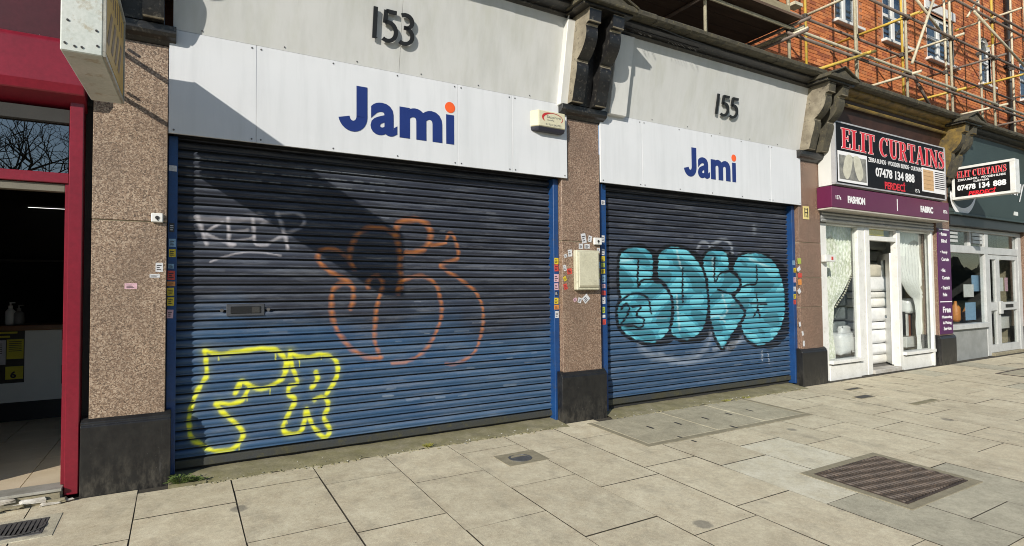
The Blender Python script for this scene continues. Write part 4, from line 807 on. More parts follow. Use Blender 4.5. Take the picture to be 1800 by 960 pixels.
for px, py, w, h, ci in ((1060, 356, 7, 8, 0), (1060, 420, 5, 12, 0), (1060, 443, 5, 11, 0), (1060, 455, 6, 9, 1), (1060, 466, 6, 8, 6), (1060, 477, 7, 8, 1), (1061, 490, 6, 13, 4), (1061, 503, 6, 7, 3), (1061, 515, 7, 8, 2), (1061, 528, 6, 12, 0), (1061, 545, 5, 11, 6), (1061, 556, 6, 5, 0), (1062, 566, 6, 9, 2)): sticker(px, py, w, h, G1, ci, random.uniform(-.06, .06), sh2)
for px, py, w, h, ci in ((1395, 462, 4, 8, 4), (1397, 475, 4, 8, 1), (1397, 492, 4, 9, 3), (1397, 508, 4, 8, 0), (1397, 521, 4, 8, 1), (1397, 531, 4, 8, 2)): sticker(px, py, w, h, G1, ci, 0, sh2)
P = .0392
for px, py, w, h, ci, r in ((1026, 419, 8, 17, 0, .2), (1037, 420, 6, 11, 0, -.2), (1021, 433, 7, 9, 0, 0), (1032, 433, 9, 8, 0, 0), (1002, 445, 7, 12, 0, .1), (994, 450, 5, 6, 0, .4), (993, 471, 5, 10, 0, .2), (1001, 477, 8, 10, 2, .15), (993, 490, 5, 8, 1, .4), (994, 504, 6, 10, 2, .3), (1052, 440, 5, 8, 0, 0), (1052, 452, 4, 10, 7, 0), (1052, 466, 6, 11, 4, 0), (1052, 484, 4, 7, 6, 0), (1052, 496, 5, 10, 0, 0), (1030, 525, 11, 12, 0, .7), (1019, 528, 6, 9, 0, -.3), (1011, 527, 6, 6, 3, .5)): sticker(px, py, w, h, P, ci, r)
for px, py, w, h, ci in ((280, 470, 13, 16, 0), (272, 485, 18, 6, 0), (230, 503, 22, 10, 3)): sticker(px, py, w, h, P, ci)
for px, py, w, h, ci, r in ((1405, 459, 6, 10, 6, .1), (1404, 473, 6, 7, 0, .5), (1406, 484, 7, 8, 2, 0), (1406, 496, 6, 10, 5, .1), (1405, 512, 5, 8, 0, .6), (1406, 570, 3, 8, 0, .2), (1411, 586, 3, 8, 0, .3), (1413, 604, 3, 10, 0, 0)): sticker(px, py, w, h, P, ci, r, ink=False)
# weeds
def weed(name, lab, x, y, n, r, h, m, blade=False):
    t = thing(name, lab, 'plant', (x, y, gz(y))); st = MB(); lv = MB()
    for i in range(n):
        a = random.uniform(0, 6.28); rr = r*random.uniform(.3, 1); hh = h*random.uniform(.4, 1); tip = Vector((x+rr*math.cos(a), y+rr*math.sin(a)*.6-.01, gz(y)+hh)); base = Vector((x+rr*.15*math.cos(a), y+rr*.1*math.sin(a), gz(y)))
        st.tube(base, tip, .0015, 4); s = .022*random.uniform(.5, 1.1); dr = Vector((math.cos(a), math.sin(a)*.6, random.uniform(-.2, .4))).normalized(); sd = dr.cross(Vector((0, 0, 1))).normalized()*s*(.18 if blade else .55)
        if blade: lv.add([base-sd, base+sd, tip+dr*s*.4], [(0, 1, 2)])
        else: lv.add([tip-dr*s, tip-sd+Vector((0, 0, .003)), tip+dr*s, tip+sd+Vector((0, 0, .003))], [(0, 1, 2, 3)])
    st.build('stems', m, t); lv.build('leaves', m, t, recalc=False)
gl_ = mat('weed_leaf_green', (.07, .12, .025), (.12, .16, .04), 30, .6); gy = mat('dry_grass_yellow', (.3, .28, .05), (.2, .2, .04), 30, .7)
weed('weed', 'leafy green weed at the foot of the left plinth', .015, -.03, 70, .1, .07, gl_); weed('weed', 'low weed sprig creeping along the joint by the left plinth', .12, -.02, 36, .09, .04, gl_)
weed('grass_tuft', 'yellowish grass tuft at the foot of the wide shutter', 2.02, -.07, 70, .07, .04, gy, True)
for px in (1270, 1305): q = at(px, 706, -.05); weed('grass_tuft', 'straggly dry tuft at the edge of the cellar flap, %s of two' % ('left' if px == 1270 else 'right'), q.x, -.1, 30, .1, .03, gy, True)
# ------------------------------------------------------------------ white curtain shop
YF = .15
cs = thing('shopfront', 'white framed curtain shopfront with an open glazed door and grey roller shutter head', 'shopfront', (10.5, .15, 0))
W = lambda px, py, y=YF: at(px, py, y)
def fr(px0, px1, py0, py1, nm, m=None, y0=.12, y1=.22, par=cs, bev=.005, y=YF):
    a, c = W(px0, py0, y), W(px1, py1, y); return MB().box(a.x, c.x, y0, y1, c.z, a.z).build(nm, m or M['white_paint'], par, bevel=bev)
WP = M['white_paint']
X = lambda px: W(px, 520).x
zt, zbL = 2.47, .27
def bar(x0, x1, z0, z1, nm='frame_bar', y0=.12, y1=.21): return MB().box(x0, x1, y0, y1, z0, z1).build(nm, WP, cs, bevel=.005)
xl = [8.57, X(1452), X(1507), X(1519), X(1527), X(1575), X(1581), X(1634), 12.3]
bar(xl[0], xl[1]-.002, .0, 2.5); bar(xl[7], xl[7]+.12, .02, 2.5); MB().box(xl[7]+.13, 12.25, .1, .2, .0, 2.66).build('side_panel', WP, cs, bevel=.004); MB().box(12.14, 12.2, .07, .12, .0, 2.66).build('guide_rail', WP, cs, bevel=.004)
bar(xl[2], xl[3]-.002, .0, zt); bar(xl[3], xl[4], .0, zt, 'door_post', .11, .22); bar(xl[5], xl[6], .0, zt, 'door_post', .11, .22)
bar(xl[1], xl[2]-.002, .255, .31, 'window_sill', .06, .23); bar(xl[6]+.002, xl[7]-.002, .255, .31, 'window_sill', .06, .23)
for a, c in ((xl[1], xl[2]-.003), (xl[6]+.003, xl[7]-.003)): MB().box(a, c, .11, .2, -.01, .235).build('stall_riser', WP, cs, bevel=.004); MB().box(a+.03, c-.03, .107, .2, .236, .254).build('drip_gap', M['interior_dark'], cs)
ztr = W(1545, 424).z
bar(xl[4]+.002, xl[5]-.002, ztr, ztr+.08, 'transom_bar'); bar(xl[1], xl[7]-.002, zt+.002, zt+.06, 'head_bar')
MB().box(xl[1], xl[2], .168, .176, .31, zt).build('window_pane', M['glass'], cs); MB().box(xl[6], xl[7], .168, .176, .31, zt).build('window_pane', M['glass'], cs); MB().box(xl[4], xl[5], .168, .176, ztr+.08, zt).build('transom_pane', M['glass'], cs)
MB().box(xl[4]+.05, xl[4]+.6, .17+.01, .19, ztr+.1, ztr+.25).build('window_notice', SC[1], cs)
MB().box(xl[4]+.002, xl[5]-.002, .08, .3, .0, .07).build('door_step', mat('worn_white_step', (.5, .48, .44), (.35, .32, .27), 8, .7, .3), cs, bevel=.008)
def PXX(p):
    d_ = np.array(p)-CAM; return 900+FPX*(d_@RX)/(d_@WX)
# open door leaf, hinged on the right and swung inwards
hx, hy = xl[5]-.005, .22; ang = math.radians(min(range(28, 120), key=lambda q: abs(PXX((hx+.92*math.cos(math.radians(q)), hy+.92*math.sin(math.radians(q)), 1.2))-1546))); ud = Vector((math.cos(ang), math.sin(ang), 0)); vd = Vector((-math.sin(ang), math.cos(ang), 0)); DW = .92
dl = MB()
for a in ((0, .3, .09, 2.08), (DW-.28, DW, .09, 2.08), (.3, DW-.28, .09, .9), (.3, DW-.28, 1.98, 2.08), (.3, DW-.28, .95, 1.08)): dl.obox((hx, hy, 0), ud, vd, (0, 0, 1), a[0], a[1], -.02, .02, a[2], a[3])
do = dl.build('door', WP, cs); MB().obox((hx, hy, 0), ud, vd, (0, 0, 1), .1, DW-.1, -.004, .004, .3, .95).obox((hx, hy, 0), ud, vd, (0, 0, 1), .1, DW-.1, -.004, .004, 1.08, 1.98).build('door_pane', M['glass'], do)
MB().obox((hx, hy, 0), ud, vd, (0, 0, 1), DW-.07, DW-.03, .021, .05, 1.0, 1.14).build('door_handle', M['dark_metal'], do)
# half raised grey shutter and purple box above
gs = mat('grey_galvanised_slat', (.42, .43, .43), (.34, .35, .35), 6, .45, .1, metal=.2)
for k in range(4): MB().extr([(.06, 2.50+.052*k), (.045, 2.506+.052*k), (.03, 2.526+.052*k), (.045, 2.546+.052*k), (.06, 2.549+.052*k)], 8.62, 12.2).build('shutter_slat', gs, cs)
pb = thing('fascia_box', 'plum purple shop fascia box with white FASHION and FABRIC lettering', 'sign', (10.3, 0, 2.7))
pm = mat('plum_vinyl', (.115, .008, .05), (.1, .008, .045), 3, .35, fine=0)
bxl, bxr, zb0, zb1 = 8.49, 12.24, 2.685, 3.01
MB().box(bxl, bxr, -.2, .035, zb0, zb1).build('box', pm, pb, bevel=.006); MB().box(bxl+.01, bxr-.01, -.19, .03, zb0-.022, zb0-.001).build('bottom_trim', mat('pale_trim', (.5, .46, .4), None, 5, .6), pb)
ux, uz = (1, 0, 0), (0, 0, 1)
def txt(s, px0, px1, py0, py1, y, m, par, bold=.0, pyr=None, **k):
    a, c = at(px0, py0, y), at(px0, py1, y); x1 = at(px1, (py0+py1)/2, y).x; return lettering(s, (a.x, y, c.z), ux, uz, x1-a.x, a.z-c.z, m, par, bold, **k)
txt('157a', 1469, 1478.5, 343, 350, -.2015, M['text_white'], pb, .02); txt('FASHION', 1490, 1520.5, 344, 357, -.2015, M['text_white'], pb, .055); txt('FABRIC', 1618, 1640, 361.5, 373, -.2015, M['text_white'], pb, .055); txt('157a', 1658, 1665, 369, 375, -.2015, M['text_white'], pb, .02)
q0, q1 = at(1577, 350, -.2015), at(1577, 371, -.2015); MB().box(q0.x-.012, q0.x+.012, -.2035, -.2015, q1.z, q0.z).build('divider', M['text_white'], pb)
# big black sign board
es = thing('shop_sign', 'large black sign board with red ELIT CURTAINS serif lettering above the plum box', 'sign', (10.3, -.2, 3.02))
YE = -.225; sx0, sx1, sz0, sz1 = at(1468, 326, YE).x, at(1662.5, 352, YE).x, 3.03, 4.02
MB().box(sx0+.03, sx1-.03, YE, YE+.03, sz0+.03, sz1-.03).build('board', mat('black_sign_vinyl', (.007, .007, .008), (.009, .009, .009), 3, .5, fine=0, spec=.15), es)
fm = mat('aluminium_sign_frame', (.42, .42, .43), (.35, .35, .36), 5, .4)
b = MB(); b.box(sx0, sx1, YE-.008, YE+.05, sz0+.008, sz0+.03).box(sx0, sx1, YE-.008, YE+.05, sz1-.03, sz1-.008).box(sx0, sx0+.03, YE-.015, YE+.05, sz0+.032, sz1-.032).box(sx1-.03, sx1, YE-.015, YE+.05, sz0+.032, sz1-.032); b.build('frame', fm, es)
MB().box(sx0, sx1, YE+.052, .03, sz0, sz1-.02).build('backing', M['trunk_white'], es); MB().box(8.58, 8.70, -.06, .03, 3.02, 4.40).build('side_board', M['trunk_white'], es)
MB().hexa([(8.7, -.02, 4.03), (12.3, -.02, 4.03), (12.3, .05, 4.03), (8.7, .05, 4.03), (8.7, -.14, 4.428), (12.3, -.14, 4.428), (12.3, .05, 4.428), (8.7, .05, 4.428)]).build('brown_head_board', M['brown_paint'], es); MB().tube((8.7, -.16, 4.33), (12.3, -.16, 4.33), .028, 8).build('ochre_bead', M['ochre_paint'], es)
a, c = at(1478, 221, YE), at(1478, 262, YE); x1 = at(1659, 280, YE).x; serif_text('ELIT CURTAINS', (a.x, YE-.001, c.z+.02), ux, uz, x1-a.x, a.z-c.z-.05, M['text_red'], M['text_pink'], es)
txt('ZEBRA BLINDS \u00b7 WOODEN BLINDS \u00b7 CURTAINS', 1526, 1620, 276, 284, YE-.001, M['text_white'], es, .01); txt('07478 134 888', 1539, 1607, 294, 310, YE-.001, M['text_white'], es, .03); txt('PERDEC\u0130', 1555, 1591, 315, 332, YE-.001, M['text_red'], es, .03); txt('157a', 1608.5, 1617, 332, 338, YE-.001, M['text_white'], es)
def pic(px0, px1, py0, py1, nm):
    a, c = at(px0, py0, YE), at(px0, py1, YE); x1 = at(px1, py0, YE).x; MB().box(a.x, x1, YE-.004, YE, c.z, a.z).build(nm, M['text_white'], es); return a.x, x1, c.z, a.z
x0, x1, z0, z1 = pic(1472, 1523, 264, 318, 'curtain_picture'); w, h = x1-x0, z1-z0
MB().box(x0+.03, x1-.03, YE-.006, YE-.004, z0+.04, z1-.06).build('picture_backdrop', mat('picture_grey', (.12, .12, .11), (.3, .29, .25), 8, .5), es)
for s in (-1, 1):
    cxx = x0+w*(.5+.21*s); pts = [(cxx-s*w*.19, z1-h*.12), (cxx+s*w*.02, z1-h*.12), (cxx+s*w*.13, z0+h*.45), (cxx+s*w*.12, z0+h*.25), (cxx+s*w*.02, z0+h*.1), (cxx-s*w*.08, z0+h*.2), (cxx-s*w*.16, z0+h*.5)]
    MB().add([(x, YE-.0075, z) for x, z in smooth_line(pts, 3, True)[:-1]], [tuple(range(21))]).build('printed_curtain', mat('printed_cream', (.62, .6, .48), (.5, .48, .38), 9, .5), es)
x0, x1, z0, z1 = pic(1620, 1661, 294, 336, 'blind_picture'); w, h = x1-x0, z1-z0
MB().box(x0+.04, x0+w*.47, YE-.006, YE-.004, z0+.03, z1-.03).build('printed_wood_blind', mat('printed_tan', (.62, .4, .2), (.55, .35, .17), 6, .5), es)
for k in range(5): MB().box(x0+.045, x0+w*.465, YE-.0075, YE-.006, z0+h*(.15+.17*k), z0+h*(.163+.17*k)).build('printed_line', mat('printed_brown', (.35, .2, .1), None, 5, .5) if k == 0 else bpy.data.materials['printed_brown'], es)
for k in range(9): MB().box(x0+w*.53, x1-.03, YE-.006, YE-.004, z1-h*(.12+.085*k), z1-h*(.085+.085*k)).build('printed_stripe', M['text_black'], es)
# hanging lightbox sign
XH = 12.72; P_ = lambda px, py: atx(px, py, XH)
tl, tr, bl, br_ = P_(1672, 296), P_(1783, 278), P_(1674, 351), P_(1786, 339)
yL, yR = (tl.y+bl.y)/2, (tr.y+br_.y)/2; zT, zB = (tl.z+tr.z)/2, (bl.z+br_.z)/2
hs = thing('hanging_sign', 'white framed lightbox reading ELIT CURTAINS jutting out over the pavement', 'sign', (XH, yL, zB))
MB().box(XH+.012, XH+.2, yR, yL, zB, zT).build('case', M['white_plastic'], hs, bevel=.008)
MB().box(XH+.004, XH+.0115, yR+.06, yL-.05, zB+.04, zT-.04).build('face', bpy.data.materials['black_sign_vinyl'], hs)
b = MB(); t_ = .045
b.box(XH, XH+.012, yR, yL, zB, zB+t_).box(XH, XH+.012, yR, yL, zT-t_, zT).box(XH, XH+.012, yR, yR+t_+.03, zB+t_+.001, zT-t_-.001).box(XH, XH+.012, yL-t_, yL, zB+t_+.001, zT-t_-.001); b.build('frame', M['white_plastic'], hs, bevel=.003)
uy = (0, -1, 0); WL, HL = yL-yR, zT-zB; L_ = lambda u, v: (XH+.0035, yL-WL*u, zB+HL*v)
serif_text('ELIT CURTAINS', L_(.085, .66), uy, uz, WL*.79, HL*.2, M['text_red'], M['text_pink'], hs, .02)
[lettering(s_, L_(u_, .555), uy, uz, WL*w_, HL*.065, M['text_white'], hs, .02) for s_, u_, w_ in (('ZEBRA BLINDS -', .1, .35), ('WOODEN BLINDS', .48, .38))]; lettering('CURTAINS', L_(.36, .47), uy, uz, WL*.24, HL*.06, M['text_white'], hs, .02); [lettering(s_, L_(u_, .26), uy, uz, WL*w_, HL*.17, M['text_white'], hs, .04) for s_, u_, w_ in (('07478', .09, .3), ('134', .445, .17), ('888', .665, .2))]; lettering('PERDEC\u0130', L_(.27, .075), uy, uz, WL*.44, HL*.17, M['text_red'], hs, .04, shear=.2)
for z in (zB+.15, zT-.15): MB().tube((XH+.1, yL, z), (XH+.1, .04, z), .018, 8).build('bracket_arm', M['dark_metal'], hs)
# interior of the curtain shop
tag(MB().box(8.55, 8.6, .3, 3.6, 0, 3).box(12.45, 12.5, .3, 3.6, 0, 3).box(8.55, 12.5, 3.6, 3.65, 0, 3).box(8.6, 12.45, .3, 3.6, 2.95, 3).build('curtain_shop_walls', M['interior_pale']), kind='structure')
tag(MB().box(8.6, 12.45, .21, 3.6, .0, .06).build('curtain_shop_floor', M['interior']), kind='structure')
def fabric(name, lab, xin, prof, y, m, pl=.028, n=9, right=False):
    """hanging cloth: xin fixed edge, prof [(z, x of the free edge)] from top to bottom, pleated"""
    zs = [p[0] for p in prof]; xs = [p[1] for p in prof]
    def fn(u, v):
        z = zs[0]+(zs[-1]-zs[0])*v; xe = np.interp(-z, [-q for q in zs], xs); w = abs(xe-xin); x = xin+(xe-xin)*u
        return (x, y+pl*math.sin(u*n*6.283)*(.6+.4*math.sin(v*5))+.01*math.sin(v*23+u*9), z)
    t = tag(MB().grid(fn, 90, 30).build(name, m, smooth=True, recalc=False), lab, 'curtain'); return t
gcm = NB('green_patterned_curtain'); st_ = gcm.ramp(gcm.noise(30, 4, .6, gcm.map((1.3, 1, .5))), [(.42, 0.), (.6, 1.)]); gcm.base(gcm.mix(st_, (.84, .84, .79), (.54, .58, .44))); gcm.rough(.85)
xa = X(1453)
zc = lambda py: W(1470, py, .35).z
fabric('curtain', 'green patterned curtain gathered to the side of the left shop window', W(1452, 500, .33).x-.15, [(zc(397), W(1503, 400, .33).x), (zc(440), W(1500, 440, .33).x), (zc(480), W(1494, 480, .33).x), (zc(515), W(1480, 515, .33).x), (zc(538), W(1464, 538, .33).x), (zc(560), W(1463, 560, .33).x), (zc(640), W(1469, 640, .33).x)], .33, gcm.m, .03, 11)
fr_ = MB(); 
for k in range(26):
    t = k/25; z = zc(440)+(zc(538)-zc(440))*t; x = np.interp(-z, [-zc(440), -zc(480), -zc(515), -zc(538)], [W(1500, 440, .33).x, W(1494, 480, .33).x, W(1480, 515, .33).x, W(1464, 538, .33).x]); fr_.lathe((x+.02, .30, z-.03), [(.004, .0), (.016, .012), (.016, .025), (.004, .036)], 6)
fr_.build('tassel_fringe', mat('cream_fringe', (.62, .6, .5), None, 9, .8), bpy.data.objects['curtain'])
shr = NB('white_sheer_fabric'); shr.base((.86, .87, .84)); shr.rough(.8); tb = shr.n('ShaderNodeBsdfTransparent'); mxs = shr.n('ShaderNodeMixShader'); mxs.inputs[0].default_value = .9; shr.l(tb.outputs[0], mxs.inputs[1]); shr.l(shr.p.outputs[0], mxs.inputs[2]); shr.l(mxs.outputs[0], shr.out.inputs[0])
xr = W(1634, 500, .33).x+.1
fabric('sheer_curtain', 'white sheer curtain swept to the right in the shop window', xr, [(W(1600, 404, .33).z, W(1574, 405, .33).x), (W(1600, 460, .33).z, W(1577, 460, .33).x), (W(1600, 495, .33).z, W(1583, 495, .33).x), (W(1600, 516, .33).z, W(1596, 516, .33).x), (W(1600, 526, .33).z, W(1606, 526, .33).x), (W(1600, 560, .33).z, W(1610, 560, .33).x), (W(1600, 625, .33).z, W(1612, 622, .33).x)], .33, shr.m, .035, 12, True)
bagm = mat('clear_white_polythene', (.84, .85, .85), (.68, .7, .71), 5, .28, .5, 14); matm = mat('grey_mattress_cover', (.34, .36, .34), (.26, .28, .26), 4, .7, .2)
def pillow(name, lab, cat, x0, x1, y0, y1, z0, z1, m, seg=3):
    b = MB().box(x0, x1, y0, y1, z0, z1); me = b.build(name, m, None, bevel=min(z1-z0, y1-y0, x1-x0)*.32, seg=seg, smooth=True, jit=.008); return tag(me, lab, cat)
xs0, xs1 = W(1519, 520, .5).x, W(1570, 520, .5).x; zz = .065
for k, (h, m_, lab) in enumerate(((.17, WP, 'white boxed bundle at the bottom of the doorway stack'), (.2, bagm, 'shiny wrapped bundle second from the bottom of the doorway stack'), (.26, bagm, 'thick shiny wrapped bundle third from the bottom of the doorway stack'), (.14, bagm, 'thin wrapped bundle fourth from the bottom of the doorway stack'), (.27, bagm, 'crumpled wrapped bundle fifth from the bottom of the doorway stack'), (.17, WP, 'plain white bundle sixth from the bottom of the doorway stack'), (.12, WP, 'top plain white bundle under the loose bags in the doorway'))):
    pillow('wrapped_bundle', lab, 'bundle', xs0, xs1, .5, 1.2, zz, zz+h-.012, m_); zz += h
pillow('plastic_bag', 'crumpled white plastic bag on the doorway stack', 'bag', xs0+.05, xs1-.05, .52, 1.1, zz, zz+.27, bagm, 4); pillow('pillow', 'pale pillow lying on the plastic bag in the doorway', 'pillow', xs0+.05, xs0+.75, .55, .95, zz+.27, zz+.5, mat('cream_pillow', (.6, .57, .47), None, 6, .7), 4)
xm0, xm1 = W(1515, 450, 1.0).x, W(1582, 450, 1.0).x
for k in range(4): pillow('mattress', ('lowest', 'second', 'third', 'top')[k]+' grey mattress of the tall stack behind the doorway', 'mattress', xm0, xm1, 1.0+.08*(k % 2), 1.9, 1.75+.24*k, 1.975+.24*k, mat('pale_mattress_cover', (.55, .55, .5), (.45, .45, .4), 4, .7, .2) if k == 0 else bpy.data.materials['pale_mattress_cover'])
for k in range(3): pillow('folded_duvet', ('lowest', 'middle', 'top')[k]+' grey wrapped duvet behind the green curtain', 'duvet', W(1466, 520, .8).x, W(1512, 520, .8).x, .8, 1.4, .62+.25*k, .85+.25*k, mat('grey_duvet_wrap', (.25, .28, .29), (.18, .2, .2), 4, .4, .3, 12) if k == 0 else bpy.data.materials['grey_duvet_wrap'])
bg_ = thing('duvet_bag', 'bulging clear bag with white BHS HOTEL print in the left window', 'bag', (9.3, .5, .31)); a, c = W(1467, 575, .42), W(1504, 640, .42)
MB().box(a.x, c.x, .3, .6, .315, a.z-.1).build('bag', bagm, bg_, bevel=.1, seg=4, smooth=True, jit=.01); MB().box((a.x+c.x)/2-.1, (a.x+c.x)/2+.16, .40, .5, a.z-.13, a.z+.0).build('tied_neck', bagm, bg_, bevel=.04, seg=3, smooth=True, jit=.012)
w = c.x-a.x; MB().add([(a.x+w*.42, .297, .33), (c.x-.03, .297, .33), (c.x-.03, .297, 1.0), (c.x-.12, .297, .8), (a.x+w*.45, .297, .55)], [(0, 1, 2, 3, 4)]).build('print_panel', M['text_black'], bg_, recalc=False)
lettering('BHS', (a.x+w*.62, .2955, .37), (0, 0, 1), (-1, 0, 0), .26, w*.15, M['text_white'], bg_, .03); lettering('HOTEL', (a.x+w*.8, .2955, .37), (0, 0, 1), (-1, 0, 0), .3, w*.12, M['text_white'], bg_, .03)
for k, (p0, p1, q0, q1, m_, lab) in enumerate(((1583, 1588, 548, 590, M['black'], 'black sample book leaning by the door'), (1588.5, 1593, 550, 590, M['white_plastic'], 'white sample book between the black and brown ones'), (1593.5, 1597, 552, 592, mat('brown_leather_cloth', (.2, .06, .025), None, 5, .6), 'brown sample book in the right window'), (1597.5, 1607, 552, 591, M['black'], 'wide black sample book with white label in the right window'))):
    a, c = W(p0, q0, .55), W(p1, q1, .55); tag(MB().box(a.x, c.x, .5, .62, c.z, a.z).build('sample_book', m_, bevel=.006), lab, 'book', 'sample books in the right window')
a, c = W(1578, 592, .6), W(1611, 622, .6); tag(MB().box(a.x, c.x, .45, .8, .31, a.z).build('display_box', M['white_plastic'], bevel=.01), 'white display box under the sample books in the window', 'box')
a, c = W(1580, 525, .6), W(1606, 551, .6); pillow('plastic_bag', 'white plastic bag heaped on the sample books', 'bag', a.x, c.x, .42, .75, c.z+.01, a.z, bagm, 4)
a, c = W(1609, 521, .45), W(1612, 582, .45); tag(MB().box(a.x, c.x, .42, .46, c.z, a.z).build('curtain_pole', bpy.data.materials['brown_leather_cloth'], bevel=.004), 'upright dark brown pole sample in the right window', 'pole')
plate('bell_box', 'white box with a red light on the curtain shop frame', 'alarm box', 1443, 1459, 448, 461, .1, .08, M['white_plastic'], .006, lambda t, x0, x1, y, z0, z1: MB().box(x0+(x1-x0)*.6, x0+(x1-x0)*.8, y-.004, y, z0+.03, z1-.03).build('red_light', SC[2], t))
# plum price strip on the fourth pier
vs_ = thing('pillar_sign', 'tall narrow purple sign with white service list on the fourth pier', 'sign', (12.55, .03, .58)); zp1 = at(1658, 402, .03).z
MB().box(12.31, 12.80, .022, .038, .575, zp1).build('board', mat('purple_vinyl', (.085, .014, .085), (.07, .012, .075), 3, .4, fine=0), vs_)
hh = zp1-.575
for s, u0, u1, v in (('\u2022 Roman', .16, .72, .93), ('Blind', .26, .7, .865), ('\u2022 Ready', .16, .74, .755), ('Curtain', .24, .84, .69), ('\u2022 Net', .16, .52, .585), ('Curtain', .24, .84, .515), ('\u2022 Track &', .16, .84, .42), ('Pole', .26, .6, .355), ('Free', .22, .86, .2), ('Measuring', .12, .94, .14), ('& Fitting', .2, .88, .085), ('Service', .24, .86, .035)):
    lettering(s, (12.31+.49*u0, .0215, .575+hh*v), ux, uz, .49*(u1-u0), hh*(.058 if s == 'Free' else .034), M['text_white'], vs_, .03)
for v in (.985, .3): MB().box(12.36 if v > .5 else 12.32, 12.75 if v > .5 else 12.79, .0195, .0215, .575+hh*v, .575+hh*(v+.009)).build('white_rule', M['text_white'], vs_)

# ------------------------------------------------------------------ laundry
YL = .2
ls = thing('shopfront', 'grey aluminium laundry shopfront with a glazed door and concrete stall riser', 'shopfront', (14.7, .2, 0)); LM = M['grey_frame']
Q = lambda px, py: at(px, py, YL); xq = lambda px: Q(px, 520).x; zq = lambda px, py: Q(px, py).z
xw0, xw1, xd0, xd1, xd2 = 12.9, xq(1730), xq(1736), xq(1752), xq(1788)
ztop, ztr2, ztr1 = zq(1700, 404), zq(1700, 436), zq(1700, 443)
def lb(x0, x1, z0, z1, nm='frame_bar', y0=.16, y1=.26): return MB().box(x0, x1, y0, y1, z0, z1).build(nm, LM, ls, bevel=.006)
lb(xw0, xd2+.18, ztop-.05, ztop+.03); lb(xw0, xd2, ztr1-.03, ztr2+.04); lb(xw0, xw0+.06, .62, ztop-.05); lb(xw1, xd0, .0, ztr1-.03, 'mullion'); lb(xw1, xd0, ztr2+.04, ztop-.05, 'mullion'); lb(xd2, xd2+.18, .0, ztop-.05, 'mullion')
zsl = zq(1700, 573); lb(xw0, xw1, zsl-.05, zsl+.05, 'window_sill', .1, .28)
MB().box(xw0, xw1, .17, .26, -.01, zsl-.052).build('stall_riser', mat('grey_render', (.27, .28, .27), (.21, .22, .21), 4, .8, .3), ls)
MB().box(xw0+.06, xw1, .205, .212, zsl+.05, ztr1-.03).build('window_pane', M['glass'], ls)
for k, (a, c) in enumerate(((xw0+.06, xq(1704)), (xq(1706), xw1))): MB().box(a, c, .205, .212, ztr2+.04, ztop-.05).build('vent_pane', M['glass'], ls)
for z in np.linspace(ztr2+.1, ztop-.12, 3): MB().box(xq(1710), xw1-.05, .17, .2, z, z+.06).build('louvre', LM, ls)
for z in np.linspace(ztr2+.1, ztop-.12, 3): MB().box(xw0+.08, xq(1684), .17, .2, z, z+.05).build('louvre', LM, ls)
lb(xq(1704), xq(1706), ztr2+.04, ztop-.05, 'mullion'); MB().box(xd0, xd2, .205, .212, ztr2+.04, ztop-.05).build('transom_pane', M['glass'], ls)
zmid0, zmid1, zdb = zq(1760, 545), zq(1760, 531), zq(1760, 604)
for a, c in ((xd0+.01, xd1-.01), (xd1, xd2-.01)):
    dd = MB(); s = .1 if c-a > .8 else .07
    for q in ((a, a+s, .06, ztr1-.04), (c-s, c, .06, ztr1-.04), (a+s, c-s, .06, zdb), (a+s, c-s, zmid0, zmid1), (a+s, c-s, ztr1-.13, ztr1-.04)): dd.box(q[0], q[1], .17, .23, q[2], q[3])
    o = dd.build('door', LM, ls); MB().box(a+s, c-s, .2, .207, zdb, zmid0).box(a+s, c-s, .2, .207, zmid1, ztr1-.13).build('door_pane', M['glass'], o)
MB().box(xd1+.35, xd1+.75, .165, .172, zmid0+.05, zmid1-.05).build('letter_plate', M['black'], ls); MB().box(xd1-.04, xd1+.1, .12, .168, zmid0-.08, zmid1+.02).build('door_handle', LM, ls, bevel=.01)
MB().box(xd0, xd2, .1, .3, -.01, .055).build('door_step', M['mortar'], ls, bevel=.008)
lg = thing('shop_sign', 'dark green laundry sign with white lettering beyond the hanging lightbox', 'sign', (14.7, 0, 2.7)); gm2 = mat('dark_green_sign_paint', (.035, .055, .052), (.028, .045, .043), 2, .5)
zl0, zl1 = at(1700, 375, -.04).z, 4.43
MB().hexa([(12.83, -.03, zl0), (16.6, -.03, zl0), (16.6, .06, zl0), (12.83, .06, zl0), (12.83, -.16, zl1), (16.6, -.16, zl1), (16.6, .06, zl1), (12.83, .06, zl1)]).build('board', gm2, lg, bevel=.005)
MB().box(12.83, 16.6, -.05, .05, zl0-.05, zl0-.002).build('lower_edge', gm2, lg, bevel=.004); MB().box(12.83, 16.6, .02, .2, ztop+.035, zl0-.055).build('shutter_head', M['black'], lg)
yl = lambda z: -.03-.13*(z-zl0)/(zl1-zl0)-.003
a, c = at(1755, 331, -.07), at(1797, 352, -.07); sl = Vector((0, yl(3.6)-yl(2.9), .7)).normalized(); lettering('laundry', (a.x, yl(c.z), c.z-.05), ux, sl, c.x-a.x, .52, M['text_white'], lg, .01)
for ex, rr, w_ in ((1694, .42, .12), (1680, .14, .05)):
    p = at(ex, 345, -.07); z = p.z+.12; pts = arc(p.x, z, rr*1.3, rr, 190, 350, 16); L, R = offset_line(pts, [w_*(.3+.9*math.sin(math.pi*i/16)) for i in range(17)]); MB().add([(q.x, yl(q.y), q.y) for q in L]+[(q.x, yl(q.y), q.y) for q in R], [(i, 17+i, 18+i, i+1) for i in range(16)]).build('logo_curl', M['text_white'], lg, recalc=False)
p = at(1787, 379, -.05); MB().box(p.x-.12, p.x+.1, yl(p.z)-.004, yl(p.z)+.003, p.z, p.z+.1).build('number_tag', M['white_plastic'], lg)
